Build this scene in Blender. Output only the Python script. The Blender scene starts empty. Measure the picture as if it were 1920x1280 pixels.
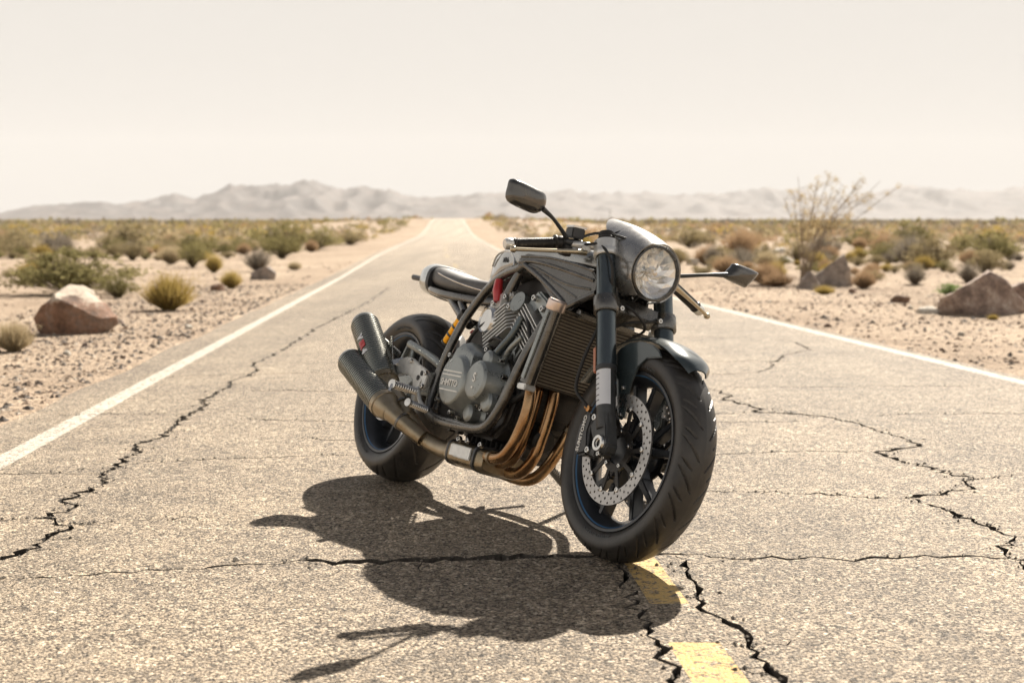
import bpy, bmesh, math, random
import numpy as np
from mathutils import Vector, Matrix, noise
from mathutils.geometry import delaunay_2d_cdt
random.seed(7)
RNG = np.random.default_rng(7)
PI = math.pi
scene = bpy.context.scene
COL = scene.collection

# ------------------------------------------------------------------ camera
cd = bpy.data.cameras.new('camera')
cam = bpy.data.objects.new('camera', cd)
COL.objects.link(cam)
cam.location = (0, 0, .891)
cam.rotation_euler = (PI / 2 - .08979, 0, 0)
cd.sensor_width = 36
cd.lens = 2577 / 1920 * 36
cd.clip_start = .05
cd.clip_end = 60000
cd.dof.use_dof = True
cd.dof.focus_distance = 3.95
cd.dof.aperture_fstop = 4.0
scene.camera = cam

# ------------------------------------------------------------------ light
SUN_AZ = math.radians(20.8)      # to the right of the view direction (+Y)
SUN_EL = math.radians(39.6)
w = bpy.data.worlds.new('World')
scene.world = w
w.use_nodes = True
nt = w.node_tree
bg = nt.nodes['Background']
sky = nt.nodes.new('ShaderNodeTexSky')
sky.sky_type = 'NISHITA'
sky.sun_disc = False
sky.sun_elevation = SUN_EL
sky.sun_rotation = SUN_AZ
sky.air_density = 1.0
sky.dust_density = 2.2
sky.ozone_density = .6
sky.altitude = 600
hsv = nt.nodes.new('ShaderNodeHueSaturation')
hsv.inputs['Saturation'].default_value = .95
hsv.inputs['Value'].default_value = .36
nt.links.new(sky.outputs[0], hsv.inputs['Color'])
# bright high haze: an even cream veil low in the sky all round, thinning towards the zenith
tco = nt.nodes.new('ShaderNodeTexCoord')
sxyz = nt.nodes.new('ShaderNodeSeparateXYZ')
nt.links.new(tco.outputs['Generated'], sxyz.inputs[0])
mrs = nt.nodes.new('ShaderNodeMapRange')
mrs.interpolation_type = 'SMOOTHSTEP'
mrs.inputs['From Min'].default_value = .30
mrs.inputs['From Max'].default_value = .75
mrs.inputs['To Min'].default_value = .97
mrs.inputs['To Max'].default_value = .12
nt.links.new(sxyz.outputs[2], mrs.inputs['Value'])
veil = nt.nodes.new('ShaderNodeMix')
veil.data_type = 'RGBA'
nt.links.new(mrs.outputs['Result'], veil.inputs[0])
nt.links.new(hsv.outputs['Color'], veil.inputs[6])
veil.inputs[7].default_value = (6.75, 6.38, 5.9, 1)
nt.links.new(veil.outputs[2], bg.inputs[0])
bg.inputs[1].default_value = .05
sl = bpy.data.lights.new('sun', 'SUN')
sl.energy = 5.0
sl.angle = math.radians(.55)
sl.color = (1, .915, .80)
sun = bpy.data.objects.new('sun', sl)
COL.objects.link(sun)
sd = Vector((math.sin(SUN_AZ) * math.cos(SUN_EL), math.cos(SUN_AZ) * math.cos(SUN_EL), math.sin(SUN_EL)))
sun.rotation_euler = sd.to_track_quat('Z', 'Y').to_euler()
scene.view_settings.view_transform = 'Standard'
scene.view_settings.look = 'None'
scene.view_settings.gamma = 1
scene.view_settings.use_curve_mapping = False
scene.view_settings.exposure = 1.27

# ------------------------------------------------------------------ materials
def mat(name, col, rough=.5, metal=0.0, spec=.5, var=0.0, vscale=30, bump=0.0, bscale=200, coat=0.0,
        col2=None, emis=None, rvar=0.0):
    m = bpy.data.materials.new(name)
    m.use_nodes = True
    t = m.node_tree
    b = t.nodes['Principled BSDF']
    b.inputs['Base Color'].default_value = (*col, 1)
    b.inputs['Roughness'].default_value = rough
    b.inputs['Metallic'].default_value = metal
    b.inputs['Specular IOR Level'].default_value = spec
    b.inputs['Coat Weight'].default_value = coat
    tc = t.nodes.new('ShaderNodeTexCoord')
    if var or rvar or col2:
        n = t.nodes.new('ShaderNodeTexNoise')
        n.inputs['Scale'].default_value = vscale
        n.inputs['Detail'].default_value = 5
        n.inputs['Roughness'].default_value = .65
        t.links.new(tc.outputs['Object'], n.inputs['Vector'])
        if var or col2:
            r = t.nodes.new('ShaderNodeValToRGB')
            r.color_ramp.elements[0].position = .32
            r.color_ramp.elements[1].position = .68
            c2 = col2 if col2 else tuple(min(1, c * (1 + var)) for c in col)
            c1 = col if col2 else tuple(c * (1 - var) for c in col)
            r.color_ramp.elements[0].color = (*c1, 1)
            r.color_ramp.elements[1].color = (*c2, 1)
            t.links.new(n.outputs['Fac'], r.inputs['Fac'])
            t.links.new(r.outputs['Color'], b.inputs['Base Color'])
        if rvar:
            mr = t.nodes.new('ShaderNodeMapRange')
            mr.inputs['From Min'].default_value = .3
            mr.inputs['From Max'].default_value = .7
            mr.inputs['To Min'].default_value = max(.02, rough - rvar)
            mr.inputs['To Max'].default_value = min(1, rough + rvar)
            t.links.new(n.outputs['Fac'], mr.inputs['Value'])
            t.links.new(mr.outputs['Result'], b.inputs['Roughness'])
    if bump:
        n2 = t.nodes.new('ShaderNodeTexNoise')
        n2.inputs['Scale'].default_value = bscale
        n2.inputs['Detail'].default_value = 3
        t.links.new(tc.outputs['Object'], n2.inputs['Vector'])
        bp = t.nodes.new('ShaderNodeBump')
        bp.inputs['Strength'].default_value = bump
        bp.inputs['Distance'].default_value = .002
        t.links.new(n2.outputs['Fac'], bp.inputs['Height'])
        t.links.new(bp.outputs['Normal'], b.inputs['Normal'])
    return m

def leafmat(name, c1, c2, trans=.45):
    m = bpy.data.materials.new(name)
    m.use_nodes = True
    t = m.node_tree
    out = t.nodes['Material Output']
    t.nodes.remove(t.nodes['Principled BSDF'])
    d = t.nodes.new('ShaderNodeBsdfDiffuse')
    tr = t.nodes.new('ShaderNodeBsdfTranslucent')
    mx = t.nodes.new('ShaderNodeMixShader')
    mx.inputs[0].default_value = trans
    g = t.nodes.new('ShaderNodeNewGeometry')
    oi = t.nodes.new('ShaderNodeObjectInfo')
    add = t.nodes.new('ShaderNodeMath')
    add.operation = 'MULTIPLY_ADD'
    add.inputs[1].default_value = .6
    t.links.new(g.outputs['Random Per Island'], add.inputs[0])
    mul = t.nodes.new('ShaderNodeMath')
    mul.operation = 'MULTIPLY'
    mul.inputs[1].default_value = .4
    t.links.new(oi.outputs['Random'], mul.inputs[0])
    t.links.new(mul.outputs[0], add.inputs[2])
    r = t.nodes.new('ShaderNodeMix')
    r.data_type = 'RGBA'
    r.inputs[6].default_value = (*c1, 1)
    r.inputs[7].default_value = (*c2, 1)
    t.links.new(add.outputs[0], r.inputs[0])
    t.links.new(r.outputs[2], d.inputs[0])
    t.links.new(r.outputs[2], tr.inputs[0])
    t.links.new(d.outputs[0], mx.inputs[1])
    t.links.new(tr.outputs[0], mx.inputs[2])
    t.links.new(mx.outputs[0], out.inputs[0])
    return m

def nodes(m):
    m.use_nodes = True
    t = m.node_tree
    return t, t.nodes['Principled BSDF']

def N(t, typ, **kw):
    n = t.nodes.new(typ)
    for k, v in kw.items():
        if k.startswith('i_'):
            n.inputs[k[2:].replace('_', ' ')].default_value = v
        else:
            setattr(n, k, v)
    return n

def ramp(t, src, stops):
    r = t.nodes.new('ShaderNodeValToRGB')
    cr = r.color_ramp
    while len(cr.elements) > 1:
        cr.elements.remove(cr.elements[-1])
    cr.elements[0].position = stops[0][0]
    cr.elements[0].color = (*stops[0][1], 1)
    for p, c in stops[1:]:
        e = cr.elements.new(p)
        e.color = (*c, 1)
    t.links.new(src, r.inputs['Fac'])
    return r.outputs['Color']

def mixc(t, fac, a, b, mode='MIX'):
    n = t.nodes.new('ShaderNodeMix')
    n.data_type = 'RGBA'
    n.blend_type = mode
    for s, v in ((0, fac), (6, a), (7, b)):
        if isinstance(v, (int, float)):
            n.inputs[s].default_value = v
        elif isinstance(v, tuple):
            n.inputs[s].default_value = (*v, 1)
        else:
            t.links.new(v, n.inputs[s])
    return n.outputs[2]

def asphalt(name, paint=None, wear=(.42, .6)):
    """Weathered chip seal: stones of many tones in worn binder; optional worn paint on top."""
    m = bpy.data.materials.new(name)
    t, b = nodes(m)
    tc = N(t, 'ShaderNodeTexCoord')
    co = tc.outputs['Object']
    v = N(t, 'ShaderNodeTexVoronoi', i_Scale=125.0)
    v2 = N(t, 'ShaderNodeTexVoronoi', i_Scale=62.0)
    big = N(t, 'ShaderNodeTexNoise', i_Scale=.9, i_Detail=5.0, i_Roughness=.6)
    mid = N(t, 'ShaderNodeTexNoise', i_Scale=9.0, i_Detail=6.0, i_Roughness=.7)
    fine = N(t, 'ShaderNodeTexNoise', i_Scale=260.0, i_Detail=2.0)
    for q in (v, v2, big, mid, fine):
        t.links.new(co, q.inputs['Vector'])
    sep = N(t, 'ShaderNodeSeparateColor')
    t.links.new(v.outputs['Color'], sep.inputs[0])
    stone = ramp(t, sep.outputs[0], [(0, (.035, .031, .026)), (.3, (.14, .118, .09)), (.62, (.28, .228, .165)),
                                     (.88, (.40, .33, .24)), (1, (.66, .58, .46))])
    sep2 = N(t, 'ShaderNodeSeparateColor')
    t.links.new(v2.outputs['Color'], sep2.inputs[0])
    c2 = ramp(t, sep2.outputs[1], [(0, (.05, .043, .035)), (.25, (.18, .15, .115)), (.8, (.30, .248, .185)), (1, (.46, .40, .31))])
    c = mixc(t, .4, stone, c2)
    patch = ramp(t, mid.outputs['Fac'], [(.3, (.74, .74, .74)), (.7, (1.2, 1.19, 1.17))])
    c = mixc(t, 1.0, c, patch, 'MULTIPLY')
    patch2 = ramp(t, big.outputs['Fac'], [(.3, (.80, .80, .81)), (.7, (1.15, 1.14, 1.12))])
    c = mixc(t, 1.0, c, patch2, 'MULTIPLY')
    # open pits between the stones
    pit = N(t, 'ShaderNodeTexNoise', i_Scale=135.0, i_Detail=3.0, i_Roughness=.6)
    t.links.new(co, pit.inputs['Vector'])
    pits = ramp(t, pit.outputs['Fac'], [(.54, (1, 1, 1)), (.61, (.12, .10, .08))])
    c = mixc(t, 1.0, c, pits, 'MULTIPLY')
    pit2 = N(t, 'ShaderNodeTexNoise', i_Scale=48.0, i_Detail=4.0, i_Roughness=.65)
    t.links.new(co, pit2.inputs['Vector'])
    c = mixc(t, 1.0, c, ramp(t, pit2.outputs['Fac'], [(.60, (1, 1, 1)), (.68, (.35, .32, .28))]), 'MULTIPLY')
    spk = ramp(t, pit.outputs['Fac'], [(.36, (1.45, 1.42, 1.36)), (.44, (1, 1, 1))])
    c = mixc(t, 1.0, c, spk, 'MULTIPLY')
    c = mixc(t, 1.0, c, (1.38, 1.36, 1.36), 'MULTIPLY')
    mp_ = N(t, 'ShaderNodeMapping')
    mp_.inputs['Scale'].default_value = (1.1, .045, 1)
    mp_.inputs['Rotation'].default_value = (0, 0, -.0685)
    t.links.new(co, mp_.inputs['Vector'])
    lane = N(t, 'ShaderNodeTexNoise', i_Scale=1.0, i_Detail=4.0, i_Roughness=.55)
    t.links.new(mp_.outputs['Vector'], lane.inputs['Vector'])
    c = mixc(t, 1.0, c, ramp(t, lane.outputs['Fac'], [(.35, (.86, .86, .865)), (.62, (1.08, 1.075, 1.07))]), 'MULTIPLY')
    if paint:
        wn = N(t, 'ShaderNodeTexNoise', i_Scale=28.0, i_Detail=7.0, i_Roughness=.75)
        t.links.new(co, wn.inputs['Vector'])
        add = N(t, 'ShaderNodeMath', operation='MULTIPLY_ADD')
        t.links.new(sep.outputs[0], add.inputs[0])
        add.inputs[1].default_value = .22
        t.links.new(wn.outputs['Fac'], add.inputs[2])
        mask = ramp(t, add.outputs[0], [(wear[0], (0, 0, 0)), (wear[1], (1, 1, 1))])
        pn = ramp(t, mid.outputs['Fac'], [(.3, tuple(q * .86 for q in paint)), (.7, tuple(min(1, q * 1.08) for q in paint))])
        c = mixc(t, mask, c, pn)
    t.links.new(c, b.inputs['Base Color'])
    b.inputs['Roughness'].default_value = .78
    b.inputs['Specular IOR Level'].default_value = .35
    # relief: domed stones plus grain
    h1 = N(t, 'ShaderNodeMath', operation='MULTIPLY_ADD')
    t.links.new(v.outputs['Distance'], h1.inputs[0])
    h1.inputs[1].default_value = -.9
    t.links.new(sep.outputs[1], h1.inputs[2])
    h2 = N(t, 'ShaderNodeMath', operation='MULTIPLY_ADD')
    t.links.new(fine.outputs['Fac'], h2.inputs[0])
    h2.inputs[1].default_value = .5
    t.links.new(h1.outputs[0], h2.inputs[2])
    pr_ = N(t, 'ShaderNodeSeparateColor')
    t.links.new(pits, pr_.inputs[0])
    h3 = N(t, 'ShaderNodeMath', operation='MULTIPLY_ADD')
    t.links.new(pr_.outputs[0], h3.inputs[0])
    h3.inputs[1].default_value = 1.2
    t.links.new(h2.outputs[0], h3.inputs[2])
    h2 = h3
    bp = N(t, 'ShaderNodeBump', i_Strength=1.0 if not paint else .6, i_Distance=.0055)
    t.links.new(h2.outputs[0], bp.inputs['Height'])
    t.links.new(bp.outputs['Normal'], b.inputs['Normal'])
    return m

def sandmat():
    m = bpy.data.materials.new('desert_sand')
    t, b = nodes(m)
    tc = N(t, 'ShaderNodeTexCoord')
    co = tc.outputs['Object']
    big = N(t, 'ShaderNodeTexNoise', i_Scale=.25, i_Detail=8.0, i_Roughness=.62)
    far = N(t, 'ShaderNodeTexNoise', i_Scale=.035, i_Detail=9.0, i_Roughness=.7)
    mid = N(t, 'ShaderNodeTexNoise', i_Scale=4.0, i_Detail=8.0, i_Roughness=.7)
    v = N(t, 'ShaderNodeTexVoronoi', i_Scale=38.0)
    for q in (big, far, mid, v):
        t.links.new(co, q.inputs['Vector'])
    c = ramp(t, big.outputs['Fac'], [(.3, (.28, .21, .15)), (.5, (.39, .305, .225)), (.7, (.50, .40, .30))])
    c = mixc(t, 1.0, c, ramp(t, mid.outputs['Fac'], [(.3, (.72, .71, .70)), (.68, (1.16, 1.15, 1.14))]), 'MULTIPLY')
    sep = N(t, 'ShaderNodeSeparateColor')
    t.links.new(v.outputs['Color'], sep.inputs[0])
    g = ramp(t, sep.outputs[0], [(0, (.35, .35, .36)), (.25, (.8, .8, .8)), (.85, (1.1, 1.1, 1.1)), (1, (1.5, 1.48, 1.44))])
    c = mixc(t, .75, c, mixc(t, 1.0, c, g, 'MULTIPLY'))
    # low scrub too far away to build plant by plant
    geo = N(t, 'ShaderNodeNewGeometry')
    ln = N(t, 'ShaderNodeVectorMath', operation='LENGTH')
    t.links.new(geo.outputs['Position'], ln.inputs[0])
    mr = N(t, 'ShaderNodeMapRange')
    mr.inputs['From Min'].default_value = 350
    mr.inputs['From Max'].default_value = 1500
    t.links.new(ln.outputs['Value'], mr.inputs['Value'])
    scr = ramp(t, far.outputs['Fac'], [(.42, (0, 0, 0)), (.56, (1, 1, 1))])
    f = N(t, 'ShaderNodeMath', operation='MULTIPLY')
    t.links.new(mr.outputs['Result'], f.inputs[0])
    t.links.new(scr, f.inputs[1])
    c = mixc(t, f.outputs[0], c, (.13, .115, .07))
    t.links.new(c, b.inputs['Base Color'])
    b.inputs['Roughness'].default_value = .95
    b.inputs['Specular IOR Level'].default_value = .15
    h = N(t, 'ShaderNodeMath', operation='MULTIPLY_ADD')
    t.links.new(mid.outputs['Fac'], h.inputs[0])
    h.inputs[1].default_value = 3.0
    t.links.new(v.outputs['Distance'], h.inputs[2])
    bp = N(t, 'ShaderNodeBump', i_Strength=.8, i_Distance=.02)
    t.links.new(h.outputs[0], bp.inputs['Height'])
    t.links.new(bp.outputs['Normal'], b.inputs['Normal'])
    return m

def rockmat(name, c1, c2, c3, scale=5, cap=None):
    m = bpy.data.materials.new(name)
    t, b = nodes(m)
    tc = N(t, 'ShaderNodeTexCoord')
    n = N(t, 'ShaderNodeTexNoise', i_Scale=float(scale), i_Detail=9.0, i_Roughness=.68)
    n2 = N(t, 'ShaderNodeTexNoise', i_Scale=scale * 7.0, i_Detail=6.0, i_Roughness=.7)
    for q in (n, n2):
        t.links.new(tc.outputs['Object'], q.inputs['Vector'])
    c = ramp(t, n.outputs['Fac'], [(.34, c1), (.5, c2), (.64, c3)])
    c = mixc(t, 1.0, c, ramp(t, n2.outputs['Fac'], [(.3, (.6, .6, .6)), (.7, (1.3, 1.3, 1.3))]), 'MULTIPLY')
    if cap:      # sunlit top painted into the colour: paler with height, edge broken by noise
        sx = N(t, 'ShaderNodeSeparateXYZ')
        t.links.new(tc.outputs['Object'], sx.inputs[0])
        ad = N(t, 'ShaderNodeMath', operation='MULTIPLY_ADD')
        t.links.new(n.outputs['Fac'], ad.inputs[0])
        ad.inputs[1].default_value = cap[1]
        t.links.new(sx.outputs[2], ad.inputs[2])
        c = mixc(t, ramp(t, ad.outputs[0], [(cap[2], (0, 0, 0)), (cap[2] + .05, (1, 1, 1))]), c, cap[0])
    t.links.new(c, b.inputs['Base Color'])
    b.inputs['Roughness'].default_value = .85
    b.inputs['Specular IOR Level'].default_value = .3
    bp = N(t, 'ShaderNodeBump', i_Strength=.9, i_Distance=.02)
    t.links.new(n2.outputs['Fac'], bp.inputs['Height'])
    t.links.new(bp.outputs['Normal'], b.inputs['Normal'])
    return m

# ------------------------------------------------------------------ object helpers
def tag(o, label=None, cat=None, group=None, kind=None):
    if label: o['label'] = label
    if cat: o['category'] = cat
    if group: o['group'] = group
    if kind: o['kind'] = kind
    return o

def link(name, data, parent=None, mats=None):
    o = bpy.data.objects.new(name, data)
    COL.objects.link(o)
    if parent: o.parent = parent
    if mats:
        for m in (mats if isinstance(mats, (list, tuple)) else [mats]):
            data.materials.append(m)
    return o

def pymesh(name, verts, faces, sharp=None):
    me = bpy.data.meshes.new(name)
    me.from_pydata([tuple(v) for v in verts], [], faces)
    if sharp is not None:
        me.shade_smooth()
        me.set_sharp_from_angle(angle=math.radians(sharp))
    me.validate()
    me.update()
    return me

def catmull(pts, n=6, closed=False):
    P = [Vector(p) for p in pts]
    out = []
    m = len(P)
    segs = m if closed else m - 1
    for i in range(segs):
        p0 = P[(i - 1) % m] if (closed or i > 0) else P[0] * 2 - P[1]
        p1 = P[i % m]
        p2 = P[(i + 1) % m]
        p3 = P[(i + 2) % m] if (closed or i + 2 < m) else P[-1] * 2 - P[-2]
        for k in range(n):
            t = k / n
            out.append(.5 * ((2 * p1) + (p2 - p0) * t + (2 * p0 - 5 * p1 + 4 * p2 - p3) * t * t + (3 * p1 - p0 - 3 * p2 + p3) * t ** 3))
    if not closed:
        out.append(P[-1])
    return out

class MB:
    """Collects closed shapes and links them as ONE mesh object."""
    def __init__(self):
        self.v = []
        self.f = []
    def add(self, vs, fs):
        o = len(self.v)
        self.v += [tuple(q) for q in vs]
        self.f += [tuple(o + i for i in f) for f in fs]
        return self
    def box(self, c, size, rot=None, taper=1.0):
        x, y, z = (q / 2 for q in size)
        R = rot.to_3x3() if rot is not None else Matrix.Identity(3)
        vs = []
        for sz in (-1, 1):
            k = taper if sz > 0 else 1
            for sx, sy in ((-1, -1), (1, -1), (1, 1), (-1, 1)):
                vs.append(R @ Vector((sx * x * k, sy * y * k, sz * z)) + Vector(c))
        return self.add(vs, [(3, 2, 1, 0), (4, 5, 6, 7), (0, 1, 5, 4), (1, 2, 6, 5), (2, 3, 7, 6), (3, 0, 4, 7)])
    def bar(self, p0, p1, w0, w1, d0, d1=None, up=(0, 1, 0)):
        """tapered rectangular bar; w across, d along 'up'."""
        p0, p1, up = Vector(p0), Vector(p1), Vector(up)
        d1 = d0 if d1 is None else d1
        a = (p1 - p0).normalized()
        s = a.cross(up).normalized()
        u = s.cross(a)
        vs = []
        for p, w_, d_ in ((p0, w0, d0), (p1, w1, d1)):
            for i, j in ((-1, -1), (1, -1), (1, 1), (-1, 1)):
                vs.append(p + s * i * w_ / 2 + u * j * d_ / 2)
        return self.add(vs, [(3, 2, 1, 0), (4, 5, 6, 7), (0, 1, 5, 4), (1, 2, 6, 5), (2, 3, 7, 6), (3, 0, 4, 7)])
    def tube(self, pts, r, n=14, closed=False, smooth=6, caps=True, flat=None):
        P = catmull(pts, smooth, closed) if smooth and len(pts) > 2 else [Vector(p) for p in pts]
        m = len(P)
        if isinstance(r, (int, float)):
            R = [r] * m
        else:
            xs = np.linspace(0, len(r) - 1, m)
            R = list(np.interp(xs, range(len(r)), r))
        vs = []
        nrm = None
        for i in range(m):
            if closed:
                tn = (P[(i + 1) % m] - P[(i - 1) % m]).normalized()
            else:
                tn = (P[min(i + 1, m - 1)] - P[max(i - 1, 0)]).normalized()
            if nrm is None:
                nrm = tn.orthogonal().normalized() if flat is None else (Vector(flat) - tn * tn.dot(Vector(flat))).normalized()
            nrm = (nrm - tn * nrm.dot(tn)).normalized()
            bn = tn.cross(nrm)
            for k in range(n):
                a = 2 * PI * k / n
                vs.append(P[i] + (nrm * math.cos(a) + bn * math.sin(a)) * R[i])
        fs = []
        for i in range(m if closed else m - 1):
            j = (i + 1) % m
            for k in range(n):
                l = (k + 1) % n
                fs.append((i * n + k, i * n + l, j * n + l, j * n + k))
        if caps and not closed:
            fs.append(tuple(range(n - 1, -1, -1)))
            fs.append(tuple((m - 1) * n + k for k in range(n)))
        return self.add(vs, fs)
    def revolve(self, prof, o, axis, n=48, closed=False):
        """profile of (radius, offset along axis)."""
        o, ax = Vector(o), Vector(axis).normalized()
        e1 = ax.orthogonal().normalized()
        e2 = ax.cross(e1)
        vs = []
        for k in range(n):
            a = 2 * PI * k / n
            d = e1 * math.cos(a) + e2 * math.sin(a)
            for r, h in prof:
                vs.append(o + d * r + ax * h)
        m = len(prof)
        fs = []
        for k in range(n):
            l = (k + 1) % n
            for i in range(m if closed else m - 1):
                j = (i + 1) % m
                fs.append((k * m + i, k * m + j, l * m + j, l * m + i))
        if not closed:
            if prof[0][0] > 1e-5: fs.append(tuple(k * m for k in range(n)))
            if prof[-1][0] > 1e-5: fs.append(tuple(k * m + m - 1 for k in range(n - 1, -1, -1)))
        return self.add(vs, fs)
    def prism(self, poly, t0, t1):
        """polygon given in (x, z), extruded along y."""
        n = len(poly)
        vs = [(x, t0, z) for x, z in poly] + [(x, t1, z) for x, z in poly]
        fs = [tuple(range(n)), tuple(range(2 * n - 1, n - 1, -1))]
        for i in range(n):
            j = (i + 1) % n
            fs.append((i, i + n, j + n, j))
        return self.add(vs, fs)
    def loft(self, rings, caps=True, closed=True):
        n = len(rings[0])
        vs = [p for r in rings for p in r]
        fs = []
        for i in range(len(rings) - 1):
            for k in range(n if closed else n - 1):
                l = (k + 1) % n
                fs.append((i * n + k, i * n + l, (i + 1) * n + l, (i + 1) * n + k))
        if caps and closed:
            fs.append(tuple(range(n - 1, -1, -1)))
            fs.append(tuple((len(rings) - 1) * n + k for k in range(n)))
        return self.add(vs, fs)
    def build(self, name, m, parent=None, sharp=35, bevel=0, seg=2):
        bm = bmesh.new()
        bvs = [bm.verts.new(q) for q in self.v]
        for f in self.f:
            try:
                bm.faces.new([bvs[i] for i in f])
            except ValueError:
                pass
        bmesh.ops.remove_doubles(bm, verts=bm.verts, dist=1e-6)
        bmesh.ops.recalc_face_normals(bm, faces=bm.faces)
        if bevel:
            es = [e for e in bm.edges if len(e.link_faces) == 2 and e.calc_face_angle(0) > .5]
            bmesh.ops.bevel(bm, geom=es, offset=bevel, segments=seg, affect='EDGES', clamp_overlap=True)
        me = bpy.data.meshes.new(name)
        bm.to_mesh(me)
        bm.free()
        me.shade_smooth()
        me.set_sharp_from_angle(angle=math.radians(sharp))
        return link(name, me, parent, m)

def text_mesh(name, body, size, M, m, parent, extrude=.0008, bend=None, spacing=1.0, bold=0.0):
    cu = bpy.data.curves.new(name, 'FONT')
    cu.body = body
    cu.size = size
    cu.extrude = extrude
    cu.offset = bold
    cu.align_x = 'CENTER'
    cu.align_y = 'CENTER'
    cu.space_character = spacing
    cu.resolution_u = 3
    tmp = bpy.data.objects.new(name, cu)
    COL.objects.link(tmp)
    dg = bpy.context.evaluated_depsgraph_get()
    me = bpy.data.meshes.new_from_object(tmp.evaluated_get(dg))
    bpy.data.objects.remove(tmp)
    bpy.data.curves.remove(cu)
    for v in me.vertices:
        v.co = bend(v.co) if bend else M @ v.co
    return link(name, me, parent, m)

def copy_tree(o, parent=None):
    c = o.copy()
    COL.objects.link(c)
    c.parent = parent
    for ch in list(o.children):
        copy_tree(ch, c)
    return c

# ------------------------------------------------------------------ ground plan data (metres, camera at origin)
HAZE_DENSITY = .00005
CRACKS = [
    (0.011, [(-1.333, 3.509), (-1.166, 3.552), (-1.007, 3.585), (-0.808, 3.651), (-0.608, 3.707)]),
    (0.040, [(-0.608, 3.707), (-0.454, 3.707), (-0.294, 3.719), (-0.089, 3.742), (0.149, 3.776), (0.284, 3.787)]),  # real crack, widened to stand in for the dark shadow strip along it
    (0.013, [(0.284, 3.787), (0.494, 3.787), (0.651, 3.741), (0.799, 3.741), (0.976, 3.741), (1.220, 3.764), (1.375, 3.742), (1.602, 3.719)]),
    (0.008, [(-1.718, 3.444), (-1.491, 3.487), (-1.333, 3.509)]),
    (0.009, [(0.447, 4.733), (0.691, 4.747), (1.000, 4.704), (1.171, 4.647), (1.327, 4.619)]),
    (0.007, [(-1.845, 4.215), (-1.610, 4.254), (-1.498, 4.293)]),
    (0.005, [(-1.367, 4.177), (-1.191, 4.254), (-0.916, 4.306)]),
    (0.006, [(0.516, 5.477), (0.840, 5.561), (1.082, 5.629), (1.307, 5.646), (1.513, 5.629)]),
    (0.010, [(-2.314, 5.076), (-1.927, 5.107), (-1.726, 5.107), (-1.546, 5.107)]),
    (0.006, [(-1.555, 5.313), (-1.339, 5.411), (-1.054, 5.477), (-0.611, 5.561), (-0.350, 5.578)]),
    (0.008, [(0.762, 6.712), (1.033, 6.856), (1.300, 6.919), (1.445, 6.835)]),
    (0.008, [(1.798, 6.753), (1.986, 6.856), (2.255, 6.856), (2.791, 6.856)]),
    (0.005, [(-2.281, 6.774), (-2.034, 6.835), (-1.739, 6.835)]),
    (0.006, [(1.073, 8.074), (1.899, 8.099), (3.065, 8.172)]),
    (0.007, [(-2.453, 8.603), (-2.130, 8.656), (-1.657, 8.841), (-1.128, 9.030)]),
    (0.006, [(2.142, 10.565), (2.449, 10.470), (2.841, 10.407)]),
    (0.006, [(-1.803, 11.566), (-1.555, 11.742), (-1.207, 11.921)]),
    (0.022, [(-1.477, 3.455), (-1.415, 3.730), (-1.377, 3.917), (-1.378, 3.990), (-1.367, 4.177), (-1.498, 4.293), (-1.447, 4.426), (-1.447, 4.508), (-1.528, 4.577), (-1.494, 4.747), (-1.473, 4.909), (-1.546, 5.107), (-1.550, 5.297), (-1.561, 5.578), (-1.540, 5.646), (-1.612, 5.803), (-1.562, 6.036), (-1.580, 6.222), (-1.626, 6.753), (-1.609, 7.175), (-1.691, 7.418), (-1.679, 7.669), (-1.672, 8.074), (-1.726, 8.449), (-1.692, 9.030), (-1.789, 9.391), (-1.803, 10.758), (-1.849, 12.175), (-1.908, 13.247), (-1.913, 14.676), (-1.937, 16.604), (-1.948, 17.902), (-1.961, 19.416), (-2.198, 24.622)]),
    (0.019, [(1.136, 8.074), (1.229, 7.669), (1.159, 7.463), (1.286, 7.067), (1.224, 6.919), (1.445, 6.835), (1.577, 6.712), (1.658, 6.414), (1.728, 6.036), (1.741, 5.785), (1.502, 5.629), (1.539, 5.444), (1.646, 5.107), (1.710, 4.999), (1.641, 4.909), (1.634, 4.791), (1.350, 4.633), (1.412, 4.426), (1.446, 4.215), (1.502, 4.026), (1.405, 3.858), (1.379, 3.753)]),
    (0.009, [(1.710, 4.999), (1.915, 5.076), (2.094, 5.123)]),
    (0.008, [(1.379, 3.753), (1.380, 3.487), (1.438, 3.330)]),
    (0.016, [(2.269, 11.885), (2.388, 11.566), (2.357, 10.758), (2.045, 10.282), (1.728, 9.223), (1.607, 8.948), (1.201, 8.788)]),
    (0.015, [(0.456, 3.787), (0.462, 3.596), (0.472, 3.487), (0.468, 3.280), (0.481, 3.171), (0.522, 3.056), (0.530, 2.882), (0.527, 2.778), (0.544, 2.677), (0.544, 2.524)]),
    (0.013, [(0.284, 3.787), (0.290, 3.487), (0.303, 3.180), (0.321, 2.972), (0.327, 2.812), (0.327, 2.660), (0.329, 2.493)]),
]
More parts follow.
